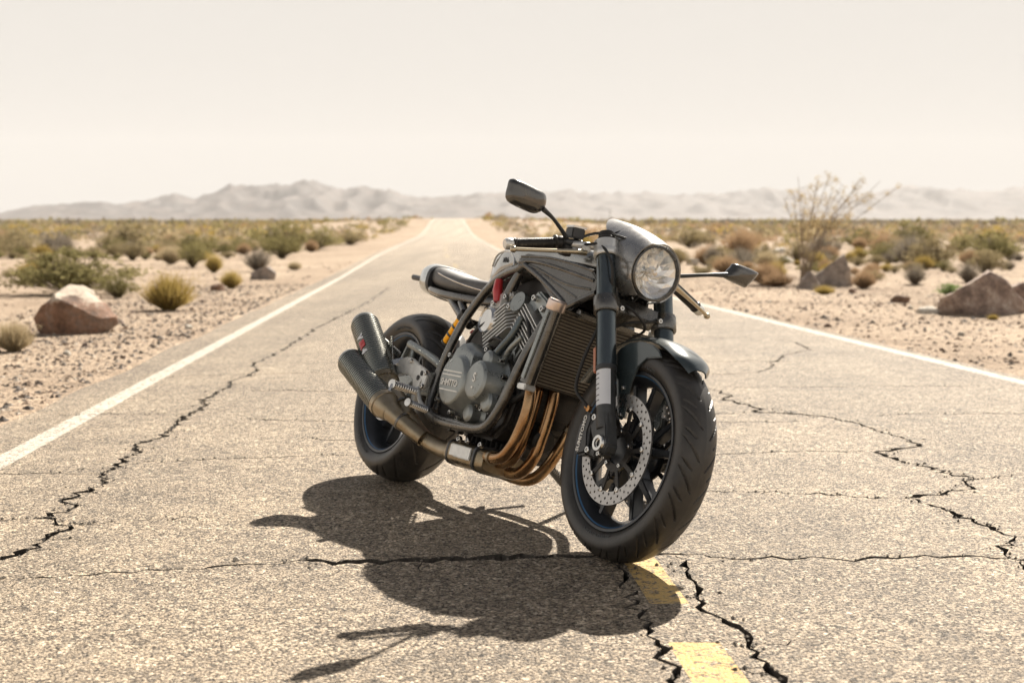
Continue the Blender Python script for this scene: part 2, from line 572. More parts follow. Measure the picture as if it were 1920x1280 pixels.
SHRUB_SPOTS = [
    ('golden', -4.23, 16.60, 0.77, 0.49, 'round golden green dry bush beside the red boulder'),
    ('pale', -3.94, 10.66, 0.39, 0.26, 'pale dry tuft cut off by the left edge of the picture'),
    ('green', -7.18, 21.64, 1.93, 0.71, 'broad green shrub rising behind the red boulder'),
    ('green', -6.06, 20.87, 0.57, 0.39, 'grey green brush between red boulder and golden bush'),
    ('grey', -6.48, 34.68, 0.92, 0.65, 'grey twiggy bush behind the small grey rock'),
    ('pale', -10.79, 43.17, 0.97, 0.64, 'pale rounded bush left of the yellow green shrubs'),
    ('green', -8.93, 38.17, 0.74, 0.71, 'yellow green bush with a dark shaded foot on the left plain'),
    ('golden', -7.57, 34.68, 0.57, 0.51, 'small yellow bush right of the yellow green one'),
    ('golden', -4.96, 24.11, 0.47, 0.34, 'small golden tuft on sand nearer the road than the grey bush'),
    ('pale', -5.68, 35.73, 0.47, 0.25, 'low pale tuft at the gravel edge left of the road'),
    ('green', -8.56, 50.77, 1.22, 0.91, 'green bush left of the road beyond the grey rock'),
    ('green', -10.00, 69.77, 2.00, 0.97, 'low green bush near the far left bend of the road line'),
    ('grey', -15.92, 57.07, 1.02, 0.66, 'small dark bush on the sand far behind the golden bush'),
    ('pale', -13.77, 39.45, 0.77, 0.40, 'pale tuft behind the broad green shrub'),
    ('olive', -10.14, 85.82, 2.33, 0.93, 'low olive bush beside the distant left shoulder'),
    ('tan', 5.29, 33.65, 0.86, 0.50, 'rounded tan bush on the right behind the folded mirror'),
    ('grey', 5.78, 39.45, 0.61, 0.73, 'grey leafy bush left of the tan bush'),
    ('tan', 4.86, 24.92, 0.72, 0.31, 'low tan brush in front of the tall thin shrub'),
    ('golden', 4.96, 21.64, 0.40, 0.17, 'flat yellow tuft at the foot of the grey boulder'),
    ('fresh', 6.93, 21.64, 0.37, 0.22, 'small bright green plant beside the dark boulder'),
    ('green', 16.16, 45.70, 1.95, 1.03, 'big green bush behind the dark boulder'),
    ('olive', 11.84, 38.17, 1.36, 0.89, 'olive bush left of the big green bush'),
    ('olive', 12.90, 45.70, 1.17, 0.82, 'olive bush in the row between grey and dark boulders'),
    ('green', 17.78, 69.77, 1.90, 1.08, 'green bush behind the grey boulder'),
    ('grey', 8.91, 26.62, 0.56, 0.43, 'dark leafless twiggy bush leaning over the dark boulder'),
    ('golden', 5.49, 15.59, 0.15, 0.08, 'tiny yellow tuft on sand in front of dark boulder'),
    ('tan', 7.76, 29.40, 0.68, 0.23, 'low straw coloured grass right of the grey boulder'),
    ('olive', 9.55, 72.55, 2.25, 1.01, 'olive brush on the right plain behind the headlight cowl'),
    ('tan', 12.64, 72.55, 1.97, 0.96, 'dry tan brush left of the tall thin shrub'),
    ('olive', 33.68, 145.05, 3.94, 1.69, 'distant olive brush behind the tall thin shrub'),
]
ROCK_SPOTS = [
    ('red', -4.14, 12.89, 0.800, 0.460, 'large rust red boulder with a pale sunlit top left of the road'),
    ('grey', -5.27, 29.05, 0.541, 0.304, 'small flat topped grey rock left of the road'),
    ('brown', -4.99, 23.19, 0.252, 0.126, 'brown fist sized stone beside the small golden tuft'),
    ('pale', -3.15, 13.33, 0.078, 0.047, 'small white stone on the left gravel shoulder'),
    ('grey', 6.07, 26.07, 0.789, 0.627, 'grey boulder with a pale sloping top under the tall thin shrub'),
    ('grey', 5.19, 23.89, 0.426, 0.315, 'dark grey rock leaning against the left of the grey boulder'),
    ('dark', 5.66, 16.36, 1.016, 0.533, 'large dark brown boulder with angular peak on the right'),
    ('dark', 6.32, 16.86, 0.589, 0.392, 'dark reddish boulder at the right edge of the picture'),
    ('pale', 5.05, 16.60, 0.271, 0.090, 'flat white slab stone left of the dark boulder'),
    ('brown', 5.56, 19.59, 0.289, 0.114, 'low brown rock on sand right of the road'),
    ('pale', 12.24, 62.82, 0.780, 0.317, 'pale flat rock behind the tall thin shrub'),
    ('pale', 8.83, 43.96, 0.443, 0.222, 'pale rock at the foot of the tall thin shrub'),
    ('pale', 5.46, 41.52, 0.387, 0.209, 'pale rock behind the bar of the right hand mirror'),
    ('brown', 5.76, 23.19, 0.144, 0.081, 'small dark red stone right of the grey boulder'),
    ('brown', 7.46, 20.87, 0.162, 0.081, 'small brown stone behind the dark boulder'),
    ('pale', -0.76, 3.72, 0.020, 0.012, 'small white stone lying on the cracked asphalt'),
]
RIDGE = [(-0.4501, 0.00116), (-0.3725, 0.00310), (-0.3415, 0.00893), (-0.3066, 0.01281), (-0.2872, 0.01087), (-0.2561, 0.01397), (-0.2445, 0.01630), (-0.2289, 0.01397), (-0.2095, 0.02057), (-0.1785, 0.02445), (-0.1494, 0.02561), (-0.1242, 0.02173), (-0.1009, 0.02173), (-0.0873, 0.02173), (-0.0698, 0.01707), (-0.0427, 0.01630), (-0.0039, 0.01707), (0.0233, 0.01785), (0.0388, 0.02018), (0.0582, 0.01785), (0.0931, 0.01630), (0.1242, 0.01785), (0.1513, 0.01630), (0.1785, 0.01979), (0.2095, 0.01785), (0.2484, 0.01785), (0.2794, 0.02057), (0.3027, 0.02445), (0.3221, 0.02057), (0.3492, 0.01940), (0.3725, 0.02173), (0.4424, 0.01863)]

# ------------------------------------------------------------------ terrain
ROAD_Y = [-60, 0, 30, 45, 62, 80, 103, 133, 164, 190, 216, 240, 262, 280, 300, 330, 400, 600, 1200]
ROAD_Z = [.8, 0, -.40, -.55, -.66, -.74, -.84, -.95, -.76, -.36, .20, .52, .72, .76, .62, .2, -1.5, -2.4, -3.6]
def plain_z(y):
    return float(np.interp(y, [-400, 0, 62, 100, 150, 300, 1000, 3000, 9000, 60000], [5.3, 0, -.68, -.85, -1.1, -1.5, -3, -6, -14, -60]))
def road_z(y):
    if y < 30: return -.0133 * y
    w_ = min(1, (y - 30) / 40) * 6
    return sum(float(np.interp(y + k * w_, ROAD_Y, ROAD_Z)) for k in (-2, -1, 0, 1, 2)) / 5
def road_c(y):
    return 1.02 - .0685 * y + (.0235 * (y - 56) if y > 70 else (.0235 * (y - 42) ** 2 / 56 if y > 42 else 0))
HW = 2.68
EDGE_L, EDGE_R = -(HW + .34), HW + .16
def ground_z(x, y):
    u = x - road_c(y)
    zr = road_z(y) if y < 1200 else plain_z(y)
    a = abs(u - .1)
    wd = 30.0
    k = math.exp(-(max(0, a - 4) / wd) ** 2) if y > 62 else 1.0
    z = plain_z(y) * (1 - k) + zr * k
    if EDGE_L < u < EDGE_R:
        return z - .075
    d = (EDGE_L - u) if u <= EDGE_L else (u - EDGE_R)
    s = min(1, d / 1.2)
    z += -.012 - .03 * min(1, d / 3) + s * .05 * (noise.noise(Vector((x * .5, y * .5, 3))))
    if d > 3:
        q = min(1, (d - 3) / 8)
        z += q * (.10 * noise.noise(Vector((x * .12, y * .12, 8))) + .05 * noise.noise(Vector((x * .9, y * .9, 5))))
    return z

M_SAND = sandmat()
us = [-12000, -7000, -4000, -2500, -1500, -1000, -650, -430, -300, -210, -150, -110, -80, -62, -48, -38, -30, -24]
us += list(np.arange(-20, -8, .8)) + list(np.arange(-8, EDGE_L - .2, .3))
us += [EDGE_L - .12, EDGE_L - .05, EDGE_L - .001, EDGE_L + .04, 0, EDGE_R - .04, EDGE_R + .001, EDGE_R + .05, EDGE_R + .12]
us += list(np.arange(EDGE_R + .3, 8, .3)) + list(np.arange(8, 22, .8))
us += [24, 30, 38, 48, 62, 80, 110, 150, 210, 300, 430, 650, 1000, 1500, 2500, 4000, 7000, 12000]
ys = [-300, -150, -70, -35, -18, -10, -6] + list(np.arange(-4, 30, .3)) + list(np.arange(30, 70, .8)) + list(np.arange(70, 130, 3)) + list(np.arange(130, 420, 5))
ys += [430, 460, 500, 560, 640, 750, 900, 1100, 1400, 1800, 2400, 3200, 4200, 5500, 7000, 9000, 12000, 13700]
gv = []
for y in ys:
    for u_ in us:
        x = road_c(min(y, 1200)) + u_
        gv.append((x, y, ground_z(x, y)))
nu = len(us)
gf = [(j * nu + i, j * nu + i + 1, (j + 1) * nu + i + 1, (j + 1) * nu + i) for j in range(len(ys) - 1) for i in range(nu - 1)]
ground = link('ground', pymesh('ground', gv, gf, 60), None, M_SAND)
tag(ground, kind='structure')

# ------------------------------------------------------------------ road with real cracks
def jag_crack(width, pts):
    """rough centre line -> list of quads (ragged outline) in plan."""
    P = [Vector((x, y)) for x, y in pts]
    L = [P[0]]
    for a, b in zip(P, P[1:]):
        d = (b - a).length
        n = max(1, int(d / (.03 if a.y < 8 else .09 if a.y < 16 else .25)))
        for k in range(1, n + 1):
            q = a + (b - a) * (k / n)
            if k < n:
                nr = Vector((-(b - a).y, (b - a).x)).normalized()
                q = q + nr * random.gauss(0, .42) * min(.03, d / n) + nr * .010 * noise.noise(Vector((q.x * 8, q.y * 8, 1))) + nr * .014 * noise.noise(Vector((q.x * 31, q.y * 31, 6)))
            L.append(q)
    lo, hi = [], []
    for i, p in enumerate(L):
        tn = (L[min(i + 1, len(L) - 1)] - L[max(i - 1, 0)]).normalized()
        nr = Vector((-tn.y, tn.x))
        end = min(1, i / 3, (len(L) - 1 - i) / 3) * .85 + .15
        wv = width * (.08 + 1.9 * abs(noise.noise(Vector((p.x * 6, p.y * 6, 9)))) ** 1.2 + max(0, random.gauss(0, .38))) * end * .5
        lo.append(p - nr * (wv + width * abs(random.gauss(0, .26)) * end))
        hi.append(p + nr * (wv + width * abs(random.gauss(0, .26)) * end))
    return [(lo[i], lo[i + 1], hi[i + 1], hi[i]) for i in range(len(L) - 1)]

def build_road(y0, y1, cracks, step, marks):
    V, F, kinds = [], [], []
    def face(pts, kind):
        s = len(V)
        V.extend(Vector((p[0], p[1])) for p in pts)
        F.append(list(range(s, s + len(pts))))
        kinds.append(kind)
    out_l, out_r = [], []
    yy = np.arange(y0, y1 + 1e-6, step)
    for y in yy:
        jl = .035 * noise.noise(Vector((y * 2.1, 0, 4))) + .05 * noise.noise(Vector((y * .6, 3, 4)))
        jr = .03 * noise.noise(Vector((y * 2.3, 9, 4)))
        out_l.append((road_c(y) + EDGE_L + .04 + jl, y))
        out_r.append((road_c(y) + EDGE_R - .03 + jr, y))
    face(out_l[::-1] + out_r, 'road')
    for c0, c1, ya, yb, kd in marks:
        ya, yb = max(ya, y0), min(yb, y1)
        if yb <= ya: continue
        n = max(1, int((yb - ya) / 2.0))
        q = [ya + (yb - ya) * k / n for k in range(n + 1)]
        face([(road_c(y) + c0, y) for y in q[::-1]] + [(road_c(y) + c1, y) for y in q], kd)
    for width, pts in cracks:
        if max(p[1] for p in pts) < y0 + .1 or min(p[1] for p in pts) > y1 - .1: continue
        for quad in jag_crack(width, pts):
            if all(y0 + .05 < p[1] < y1 - .05 and EDGE_L + .02 < p[0] - road_c(p[1]) < EDGE_R - .02 for p in quad):
                face(quad, 'crack')
    for y in np.arange(y0 + step, y1 - .01, step * 2):
        for k in (-2.2, -1.4, -.5, .4, 1.3, 2.1):
            V.append(Vector((road_c(y) + k + random.uniform(-.1, .1), y + random.uniform(-.1, .1))))
    vo, eo, fo, ov, oe, of = delaunay_2d_cdt(V, [], F, 0, 1e-5)
    groups = {'road': [], 'edge': [], 'dash': [], 'crack': []}
    for f, src in zip(fo, of):
        ks = {kinds[i] for i in src}
        if 'road' not in ks: continue
        k = 'crack' if 'crack' in ks else 'edge' if 'edge' in ks else 'dash' if 'dash' in ks else 'road'
        groups[k].append(list(f))
    return [tuple(p) for p in vo], groups

CR_D = .03
def emit(name, vo, faces, m, down=0.0, sharp=None):
    used = sorted({i for f in faces for i in f})
    mp = {i: k for k, i in enumerate(used)}
    vs = [(vo[i][0], vo[i][1], road_z(vo[i][1]) - down) for i in used]
    o = link(name, pymesh(name, vs, [tuple(mp[i] for i in f) for f in faces]), None, m)
    return tag(o, kind='structure')

M_ROAD = asphalt('weathered_asphalt')
M_EDGE = asphalt('worn_cream_line_paint', (.62, .57, .49), (.49, .66))
M_DASH = asphalt('worn_yellow_line_paint', (.64, .43, .16), (.47, .62))
M_DASH2 = asphalt('faint_yellow_line_paint', (.50, .36, .12), (.52, .78))
M_CRACK = mat('crack_dirt', (.06, .05, .038), .95, var=.5, vscale=60)
M_WALL = mat('broken_asphalt_edge', (.07, .06, .05), .95, var=.5, vscale=90)
marks = [(-HW - .05, -HW + .055, -2, 400, 'edge'), (HW - .055, HW + .05, -2, 400, 'edge'),
         (-.475, -.36, -1.0, 2.955, 'dash'), (-.46, -.365, 3.275, 3.86, 'dash')]
# short hairline spurs that leave the wide cracks sideways
spurs = []
rsp = random.Random(3)
for wd_, pts in CRACKS:
    if wd_ < .014 or pts[0][1] > 14: continue
    for a, b in zip(pts, pts[1:]):
        for _ in range(int(math.hypot(b[0] - a[0], b[1] - a[1]) / .16) + 1):
            f = rsp.random()
            x, y = a[0] + (b[0] - a[0]) * f, a[1] + (b[1] - a[1]) * f
            s_ = rsp.choice((-1, 1))
            L_ = rsp.uniform(.03, .14)
            horizontal = abs(b[0] - a[0]) > abs(b[1] - a[1]) * 1.5
            if horizontal:
                spurs.append((.005, [(x, y + s_ * .01), (x + rsp.uniform(-.03, .03), y + s_ * L_)]))
            else:
                spurs.append((.006, [(x + s_ * .008, y), (x + s_ * L_ * .6, y + rsp.uniform(-.02, .02)), (x + s_ * L_, y + rsp.uniform(-.04, .04))]))
for y in (5.9, 6.6, 7.9, 8.6, 9.7, 10.9, 12.2, 13.1, 14.6, 16.2, 17.8, 19.0):
    x0 = road_c(y) + rsp.uniform(-2.7, 1.2)
    x1 = x0 + rsp.uniform(.7, 3.2)
    n_ = 6
    spurs.append((.0055 + .0004 * y, [(x0 + (x1 - x0) * k / n_, y + rsp.gauss(0, .06)) for k in range(n_ + 1)]))
near_v, near_g = build_road(-2.0, 20.0, CRACKS + spurs, .5, marks)
extra = []
random.seed(11)
for y in (21.5, 24.2, 27.5, 31, 35, 41, 47):
    x0 = road_c(y) + random.uniform(-2.6, -.5)
    x1 = road_c(y) + random.uniform(.3, 2.6)
    extra.append((.018, [(x0, y), ((x0 + x1) / 2, y + random.uniform(-.3, .3)), (x1, y + random.uniform(-.3, .3))]))
mid_v, mid_g = build_road(20.0, 56.0, CRACKS + extra, 2.0, [marks[0], marks[1]])
for vo, gr in ((near_v, near_g), (mid_v, mid_g)):
    emit('road', vo, gr['road'], M_ROAD)
    emit('road_edge_line', vo, gr['edge'], M_EDGE)
    if gr['dash']: emit('road_centre_line', vo, gr['dash'], M_DASH)
    if gr['crack']:
        emit('road_crack_floor', vo, gr['crack'], M_CRACK, CR_D)
        solid = set()
        for k in ('road', 'edge', 'dash'):
            for f in gr[k]:
                for a, b in zip(f, f[1:] + f[:1]): solid.add((a, b))
        walls = []
        for f in gr['crack']:
            for a, b in zip(f, f[1:] + f[:1]):
                if (b, a) in solid: walls.append((a, b))
        wv, wf = [], []
        for a, b in walls:
            s = len(wv)
            for i in (a, b):
                x, y = vo[i]
                wv.append((x, y, road_z(y)))
            for i in (b, a):
                x, y = vo[i]
                wv.append((x, y, road_z(y) - CR_D))
            wf.append((s, s + 1, s + 2, s + 3))
        tag(link('road_crack_wall', pymesh('road_crack_wall', wv, wf), None, M_WALL), kind='structure')
        if gr is near_g:
            # crumbs of broken asphalt lying in and along the cracks
            cv, cf = [], []
            for f in gr['crack']:
                x, y = vo[f[0]]
                if y > 9 or random.random() > .35: continue
                r = random.uniform(.002, .0065)
                c = Vector((x + random.gauss(0, .012), y + random.gauss(0, .012), road_z(y) + r * .35))
                s = len(cv)
                for p in ((1, 0, 0), (0, 1, 0), (-1, 0, 0), (0, -1, 0), (.1, .1, .8), (0, 0, -.8)):
                    cv.append(c + Vector(p) * r * random.uniform(.7, 1.25))
                cf += [(s + a, s + b, s + cc) for a, b, cc in ((0, 1, 4), (1, 2, 4), (2, 3, 4), (3, 0, 4), (1, 0, 5), (2, 1, 5), (3, 2, 5), (0, 3, 5))]
            tag(link('asphalt_crumbs', pymesh('asphalt_crumbs', cv, cf), None, mat('asphalt_crumb', (.16, .14, .115), .9, var=.6, vscale=50)), kind='stuff')
# the road beyond
fy = list(np.arange(56, 130, 4)) + list(np.arange(130, 420, 5)) + [430, 460, 500, 560, 640]
def strip(name, a, b, m, y_from=56):
    vs, fs = [], []
    q = [y for y in fy if y >= y_from]
    for y in q:
        for u_ in (a, (a + b) / 2, b): vs.append((road_c(y) + u_, y, road_z(y)))
    for i in range(len(q) - 1):
        for k in range(2): fs.append((i * 3 + k, i * 3 + k + 1, i * 3 + k + 4, i * 3 + k + 3))
    return tag(link(name, pymesh(name, vs, fs), None, m), kind='structure')
strip('road', -HW + .055, HW - .055, M_ROAD)
strip('road', EDGE_L + .04, -HW - .05, M_ROAD)
strip('road', HW + .05, EDGE_R - .03, M_ROAD)
strip('road_edge_line', -HW - .05, -HW + .055, M_EDGE)
strip('road_edge_line', HW - .055, HW + .05, M_EDGE)
for y0, y1 in ((14, 17), (26, 29.5), (38, 42), (52, 56), (66, 71), (84, 90)):
    vs, fs = [], []
    for k in range(5):
        y = y0 + (y1 - y0) * k / 4
        for u_ in (.02, .13): vs.append((road_c(y) + u_, y, road_z(y) + .004))
        if k: fs.append((k * 2 - 2, k * 2 - 1, k * 2 + 1, k * 2))
    tag(link('road_centre_line', pymesh('road_centre_line', vs, fs), None, M_DASH2), kind='structure')

# ------------------------------------------------------------------ mountains
def mountains(name, x0, x1, D0, D1, prof, rough, m, seed, scale=1.0):
    nx, ny = 620, 40
    vs, fs = [], []
    for j in range(ny):
        f = j / (ny - 1)
        D = D0 + (D1 - D0) * f
        for i in range(nx):
            a = x0 + (x1 - x0) * i / (nx - 1)
            crest = np.interp(a, [p[0] for p in prof], [p[1] for p in prof])
            Dc = D0 + (D1 - D0) * .72
            H = crest * Dc * scale + 12
            g = min(1, f / .72) ** 1.35 if f <= .72 else max(0, 1 - ((f - .72) / .28) ** 1.2)
            x, y = a * D, D
            nse = noise.fractal(Vector((x * rough, y * rough * .7, seed)), 1.0, 2.1, 6)
            rid = 1 - abs(noise.noise(Vector((x * rough * 2.2, y * rough * 1.2, seed + 5)))) * 1.8
            z = H * g * (1 + .26 * nse) + H * .28 * (g * (1 - g) * 4) * (rid - .5) + H * .11 * g * noise.noise(Vector((x * rough * 9, y * rough * 6, seed)))
            vs.append((x, y, -14 + z if j else -30))
    for j in range(ny - 1):
        for i in range(nx - 1):
            s = j * nx + i
            fs.append((s, s + 1, s + nx + 1, s + nx))
    return tag(link(name, pymesh(name, vs, fs, 70), None, m), kind='structure')
M_MT = rockmat('mountain_rock', (.045, .037, .036), (.085, .068, .062), (.14, .11, .095), .006)
left = [(a, (h if a < -.02 else max(0, h * (1 - (a + .02) / .12)))) for a, h in RIDGE]
right = [(a, (h if a > -.06 else max(.004, .0165 + (a + .06) * .03))) for a, h in RIDGE]
left = [(-1.2, .018), (-.9, .022), (-.65, .012), (-.5, .004)] + left
right = [(-.3, .004)] + [p for p in right if p[0] > -.29] + [(.6, .022), (.8, .016), (1.2, .024)]
mountains('mountains', -1.1, .12, 7200, 9800, left, .0024, M_MT, 2.0)
mountains('mountains', -.28, 1.1, 9900, 13200, right, .0018, M_MT, 7.0)

# ------------------------------------------------------------------ shrubs
def tri_mesh(name, tris, m):
    n = len(tris)
    me = bpy.data.meshes.new(name)
    me.from_pydata(np.asarray(tris).reshape(-1, 3).tolist(), [], np.arange(n * 3).reshape(-1, 3).tolist())
    me.materials.append(m)
    return me

def twigs(n, R, H, wdt, rng, lean=1.0, dome=True, base=.12):
    """fine twigs fanning out of the root, unit size R (radius) x H."""
    T = []
    for _ in range(n):
        a = rng.uniform(0, 2 * PI)
        s = rng.uniform(0, 1) ** .6 * lean
        d = np.array([math.cos(a) * s, math.sin(a) * s, 0])
        top = H * (math.sqrt(max(.05, 1 - .75 * s * s)) if dome else 1) * rng.uniform(.72, 1.05)
        p0 = np.array([math.cos(a), math.sin(a), 0]) * R * base * rng.uniform(0, 1)
        p2 = d * R * rng.uniform(.85, 1.05) + np.array([0, 0, top])
        p1 = (p0 + p2) / 2 + np.array([d[0] * R * .1, d[1] * R * .1, top * .02]) + rng.normal(0, .02 * R, 3)
        side = rng.normal(0, 1, 3)
        side[2] *= .2
        side = side / np.linalg.norm(side) * wdt * rng.uniform(.6, 1.3)
        T.append((p0 - side * .8, p0 + side * .8, p1 + side))
        T.append((p0 - side * .8, p1 + side, p1 - side))
        T.append((p1 - side, p1 + side, p2))
    return T

def leaves(n, R, H, size, rng, clumps=26, lo=.2):
    T = []
    cs = []
    for _ in range(clumps):
        a = rng.uniform(0, 2 * PI)
        s = rng.uniform(0, 1) ** .5
        z = H * (lo + (1 - lo) * rng.uniform(.1, 1) ** .7 * math.sqrt(max(.08, 1 - .8 * s * s)))
        cs.append(((math.cos(a) * s * R, math.sin(a) * s * R, z), rng.uniform(.08, .2) * R))
    for i in range(n):
        c, r = cs[i % clumps]
        p = np.array(c) + rng.normal(0, r, 3) * np.array([1, 1, .8])
        if p[2] < .02: p[2] = .02
        e1 = rng.normal(0, 1, 3)
        e1 /= np.linalg.norm(e1)
        e2 = np.cross(e1, rng.normal(0, 1, 3))
        e2 /= np.linalg.norm(e2)
        k = size * rng.uniform(.6, 1.4)
        T.append((p - e2 * k * .4, p + e1 * k, p + e2 * k * .4))
    return T

LM = {
    'golden': leafmat('golden_dry_twigs', (.30, .22, .07), (.46, .36, .13), .4),
    'pale': leafmat('pale_dry_grass', (.34, .27, .16), (.50, .42, .28), .4),
    'tan': leafmat('tan_dry_twigs', (.30, .20, .12), (.44, .32, .20), .4),
    'green': leafmat('creosote_leaves', (.16, .145, .065), (.29, .255, .12), .45),
    'olive': leafmat('olive_leaves', (.23, .19, .11), (.37, .31, .18), .45),
    'grey': leafmat('grey_twigs', (.19, .165, .135), (.32, .285, .23), .3),
    'fresh': leafmat('fresh_green_leaves', (.13, .20, .06), (.22, .30, .11), .5),
}
M_STEM = mat('shrub_stem', (.13, .095, .065), .9, var=.3, vscale=20)
protos = {}
for kd in LM:
    protos[kd] = []
    for s in range(3):
        rng = np.random.default_rng(hash_seed := (sum(map(ord, kd)) * 10 + s))
        if kd in ('golden', 'pale', 'tan'):
            body = twigs(900, .5, 1.0, .0065, rng) + leaves(500, .5, 1.0, .022, rng, 60, .45)
            stem = twigs(70, .4, .8, .009, rng)
        elif kd == 'grey':
            body = twigs(420, .5, 1.0, .006, rng) + leaves(260, .5, 1.0, .035, rng, 40, .3)
            stem = twigs(60, .45, .9, .010, rng)
        else:
            body = leaves(1700, .5, .95, .05, rng, 46, .12) + twigs(160, .48, .95, .006, rng)
            stem = twigs(60, .46, .9, .010, rng, dome=True)
        protos[kd].append((tri_mesh(kd + '_foliage', body, LM[kd]), tri_mesh(kd + '_stems', stem, M_STEM)))

NAME = {'golden': 'dry_bush', 'pale': 'dry_tuft', 'tan': 'tan_bush', 'green': 'creosote_bush', 'olive': 'olive_bush', 'grey': 'twiggy_bush', 'fresh': 'green_plant'}
CAT = {'golden': 'bush', 'pale': 'tuft', 'tan': 'bush', 'green': 'bush', 'olive': 'bush', 'grey': 'bush', 'fresh': 'plant'}
def shrub(kd, x, y, wd, ht, label, group, rz, var=0):
    o = bpy.data.objects.new(NAME[kd], None)
    COL.objects.link(o)
    o.location = (x, y, ground_z(x, y) - .01)
    o.rotation_euler = (0, 0, rz)
    o.scale = (wd, wd, ht)
    tag(o, label, CAT[kd], group)
    fo, st = protos[kd][var % 3]
    link('foliage', fo, o)
    link('stems', st, o)
    return o
rnd = random.Random(5)
taken = []
for i, (kd, x, y, wd, ht, lab) in enumerate(SHRUB_SPOTS):
    shrub(kd, x, y + wd * .4, wd * 1.08, ht * 1.05, lab, 'desert shrubs beside the road', rnd.uniform(0, 6.28), i)
    taken.append((x, y + wd * .4, wd * .6))
for kd, x, y, wd, ht, lab in ROCK_SPOTS: taken.append((x, y, wd * .7))

# scatter across the plain: nearest as individuals, the rest one mass
cand = []
rs = random.Random(21)
def free(x, y, r):
    return all((x - a) ** 2 + (y - b) ** 2 > (r + c) ** 2 for a, b, c in taken)
def clear_view(x, y):
    """keep the sandy strip the photograph shows open around the hand placed plants"""
    u = x - road_c(y)
    return (u < -7.0 - .02 * y or u > 5.2 + .012 * y) if y < 60 else (u < -6 or u > 6)
tries = 0
while len(cand) < 7200 and tries < 60000:
    tries += 1
    y = 24 + 520 * rs.random() ** 1.25
    x = rs.uniform(-.42, .42) * y
    if not clear_view(x, y): continue
    dens = .3 + .7 * min(1, max(0, (y - 24) / 45))
    if noise.noise(Vector((x * .06, y * .06, 2))) < (-.02 if x > 0 else -.12) or rs.random() > dens * (.7 if x > 0 and y < 90 else 1): continue
    wd = rs.uniform(.35, 1.15) * (1 + .8 * (rs.random() < .25)) * (.55 if y < 38 else .8 if y < 60 else 1)
    if y < 120:
        if not free(x, y, wd * .45): continue
        taken.append((x, y, wd * .35))
    right = x > road_c(y)
    kd = rs.choices(['green', 'olive', 'pale', 'grey', 'golden', 'tan'], [2, 5, 2, 3, 2, 4] if right else [6, 3, 2, 2, 2, 1])[0]
    cand.append((y, x, wd, kd, right))
cand.sort()
KW = {'green': 'green creosote shrub', 'olive': 'olive brown shrub', 'pale': 'pale dry tuft', 'grey': 'grey twiggy shrub', 'golden': 'golden dry shrub', 'tan': 'tan dry shrub'}
NI = 255
LMK = [('the red boulder', 135, 575), ('the golden bush', 305, 545), ('the small grey rock', 492, 510), ('the motorcycle tail', 800, 480), ('the tall thin shrub', 1530, 440), ('the grey boulder', 1555, 510),
       ('the dark boulder', 1850, 540), ('the tall mirror', 990, 400), ('the low mirror', 1390, 500), ('the road crest', 840, 430), ('the left picture edge', 0, 460), ('the right picture edge', 1920, 460), ('the headlight', 1230, 460),
       ('the broad green shrub', 105, 510), ('the big green bush', 1872, 470), ('the olive bush', 1760, 480), ('the handlebar', 960, 460)]
def where(x, y):
    px = 960 + 2577 * x / y
    py = 408 + 2577 * (.891 - plain_z(y)) / y
    n_, lx, ly = min(LMK, key=lambda q: (q[1] - px) ** 2 + ((q[2] - py) * 2) ** 2)
    d_ = ('left of ' if px < lx - 25 else 'right of ' if px > lx + 25 else 'in line with ')
    far_ = abs(px - lx)
    return ('just ' if far_ < 70 else 'some way ' if far_ > 150 else '') + d_ + n_
for i, (y, x, wd, kd, right) in enumerate(cand[:NI]):
    side = 'right' if right else 'left'
    band = 'nearer scrub' if y < cand[NI // 2][0] else 'more distant scrub'
    g = f'{KW[kd]}s of the {band} {side} of the road'
    sz = 'tiny' if wd / y < .011 else 'small' if wd / y < .017 else 'broad'
    shrub(kd, x, y, wd, wd * rs.uniform(.5, .8), f'{sz} {KW[kd]} in {"near" if "nearer" in band else "far"} scrub {where(x, y)}', 'scattered shrubs of the desert scrub', rs.uniform(0, 6.28), i)
masses = {}
for y, x, wd, kd, right in cand[NI:]:
    masses.setdefault(kd, []).append((x, y, wd))
far = []
for _ in range(5200):
    y = 520 + 2600 * rs.random() ** 1.5
    x = rs.uniform(-.42, .42) * y
    far.append((x, y, rs.uniform(1.6, 4.5), rs.choice(['green', 'olive', 'grey'])))
for x, y, wd, kd in far: masses.setdefault(kd, []).append((x, y, wd))
for kd, L in masses.items():
    rng = np.random.default_rng(len(kd))
    tris = []
    for x, y, wd in L:
        z = ground_z(x, y)
        ht = wd * rng.uniform(.45, .75)
        n = 46 if y < 220 else 22 if y < 520 else 9
        k = .10 if y < 220 else .16 if y < 520 else .30
        a = rng.uniform(0, 2 * PI, n)
        s = rng.uniform(0, 1, n) ** .5
        zz = np.sqrt(np.maximum(.05, 1 - .85 * s * s)) * rng.uniform(.15, 1, n) ** .6 * ht
        c = np.stack([x + np.cos(a) * s * wd * .5, y + np.sin(a) * s * wd * .5, z + zz], -1)
        e1 = rng.normal(0, 1, (n, 3)); e1 /= np.linalg.norm(e1, axis=1)[:, None]
        e2 = np.cross(e1, rng.normal(0, 1, (n, 3))); e2 /= np.linalg.norm(e2, axis=1)[:, None]
        q = wd * k * rng.uniform(.7, 1.3, n)[:, None]
        tris.append(np.stack([c - e2 * q * .6 - e1 * q * .5, c + e1 * q, c + e2 * q * .6 - e1 * q * .5], 1))
    me = tri_mesh('far_scrub', np.concatenate(tris).reshape(-1, 3, 3), LM[kd])
    tag(link('far_scrub', me), kind='stuff')

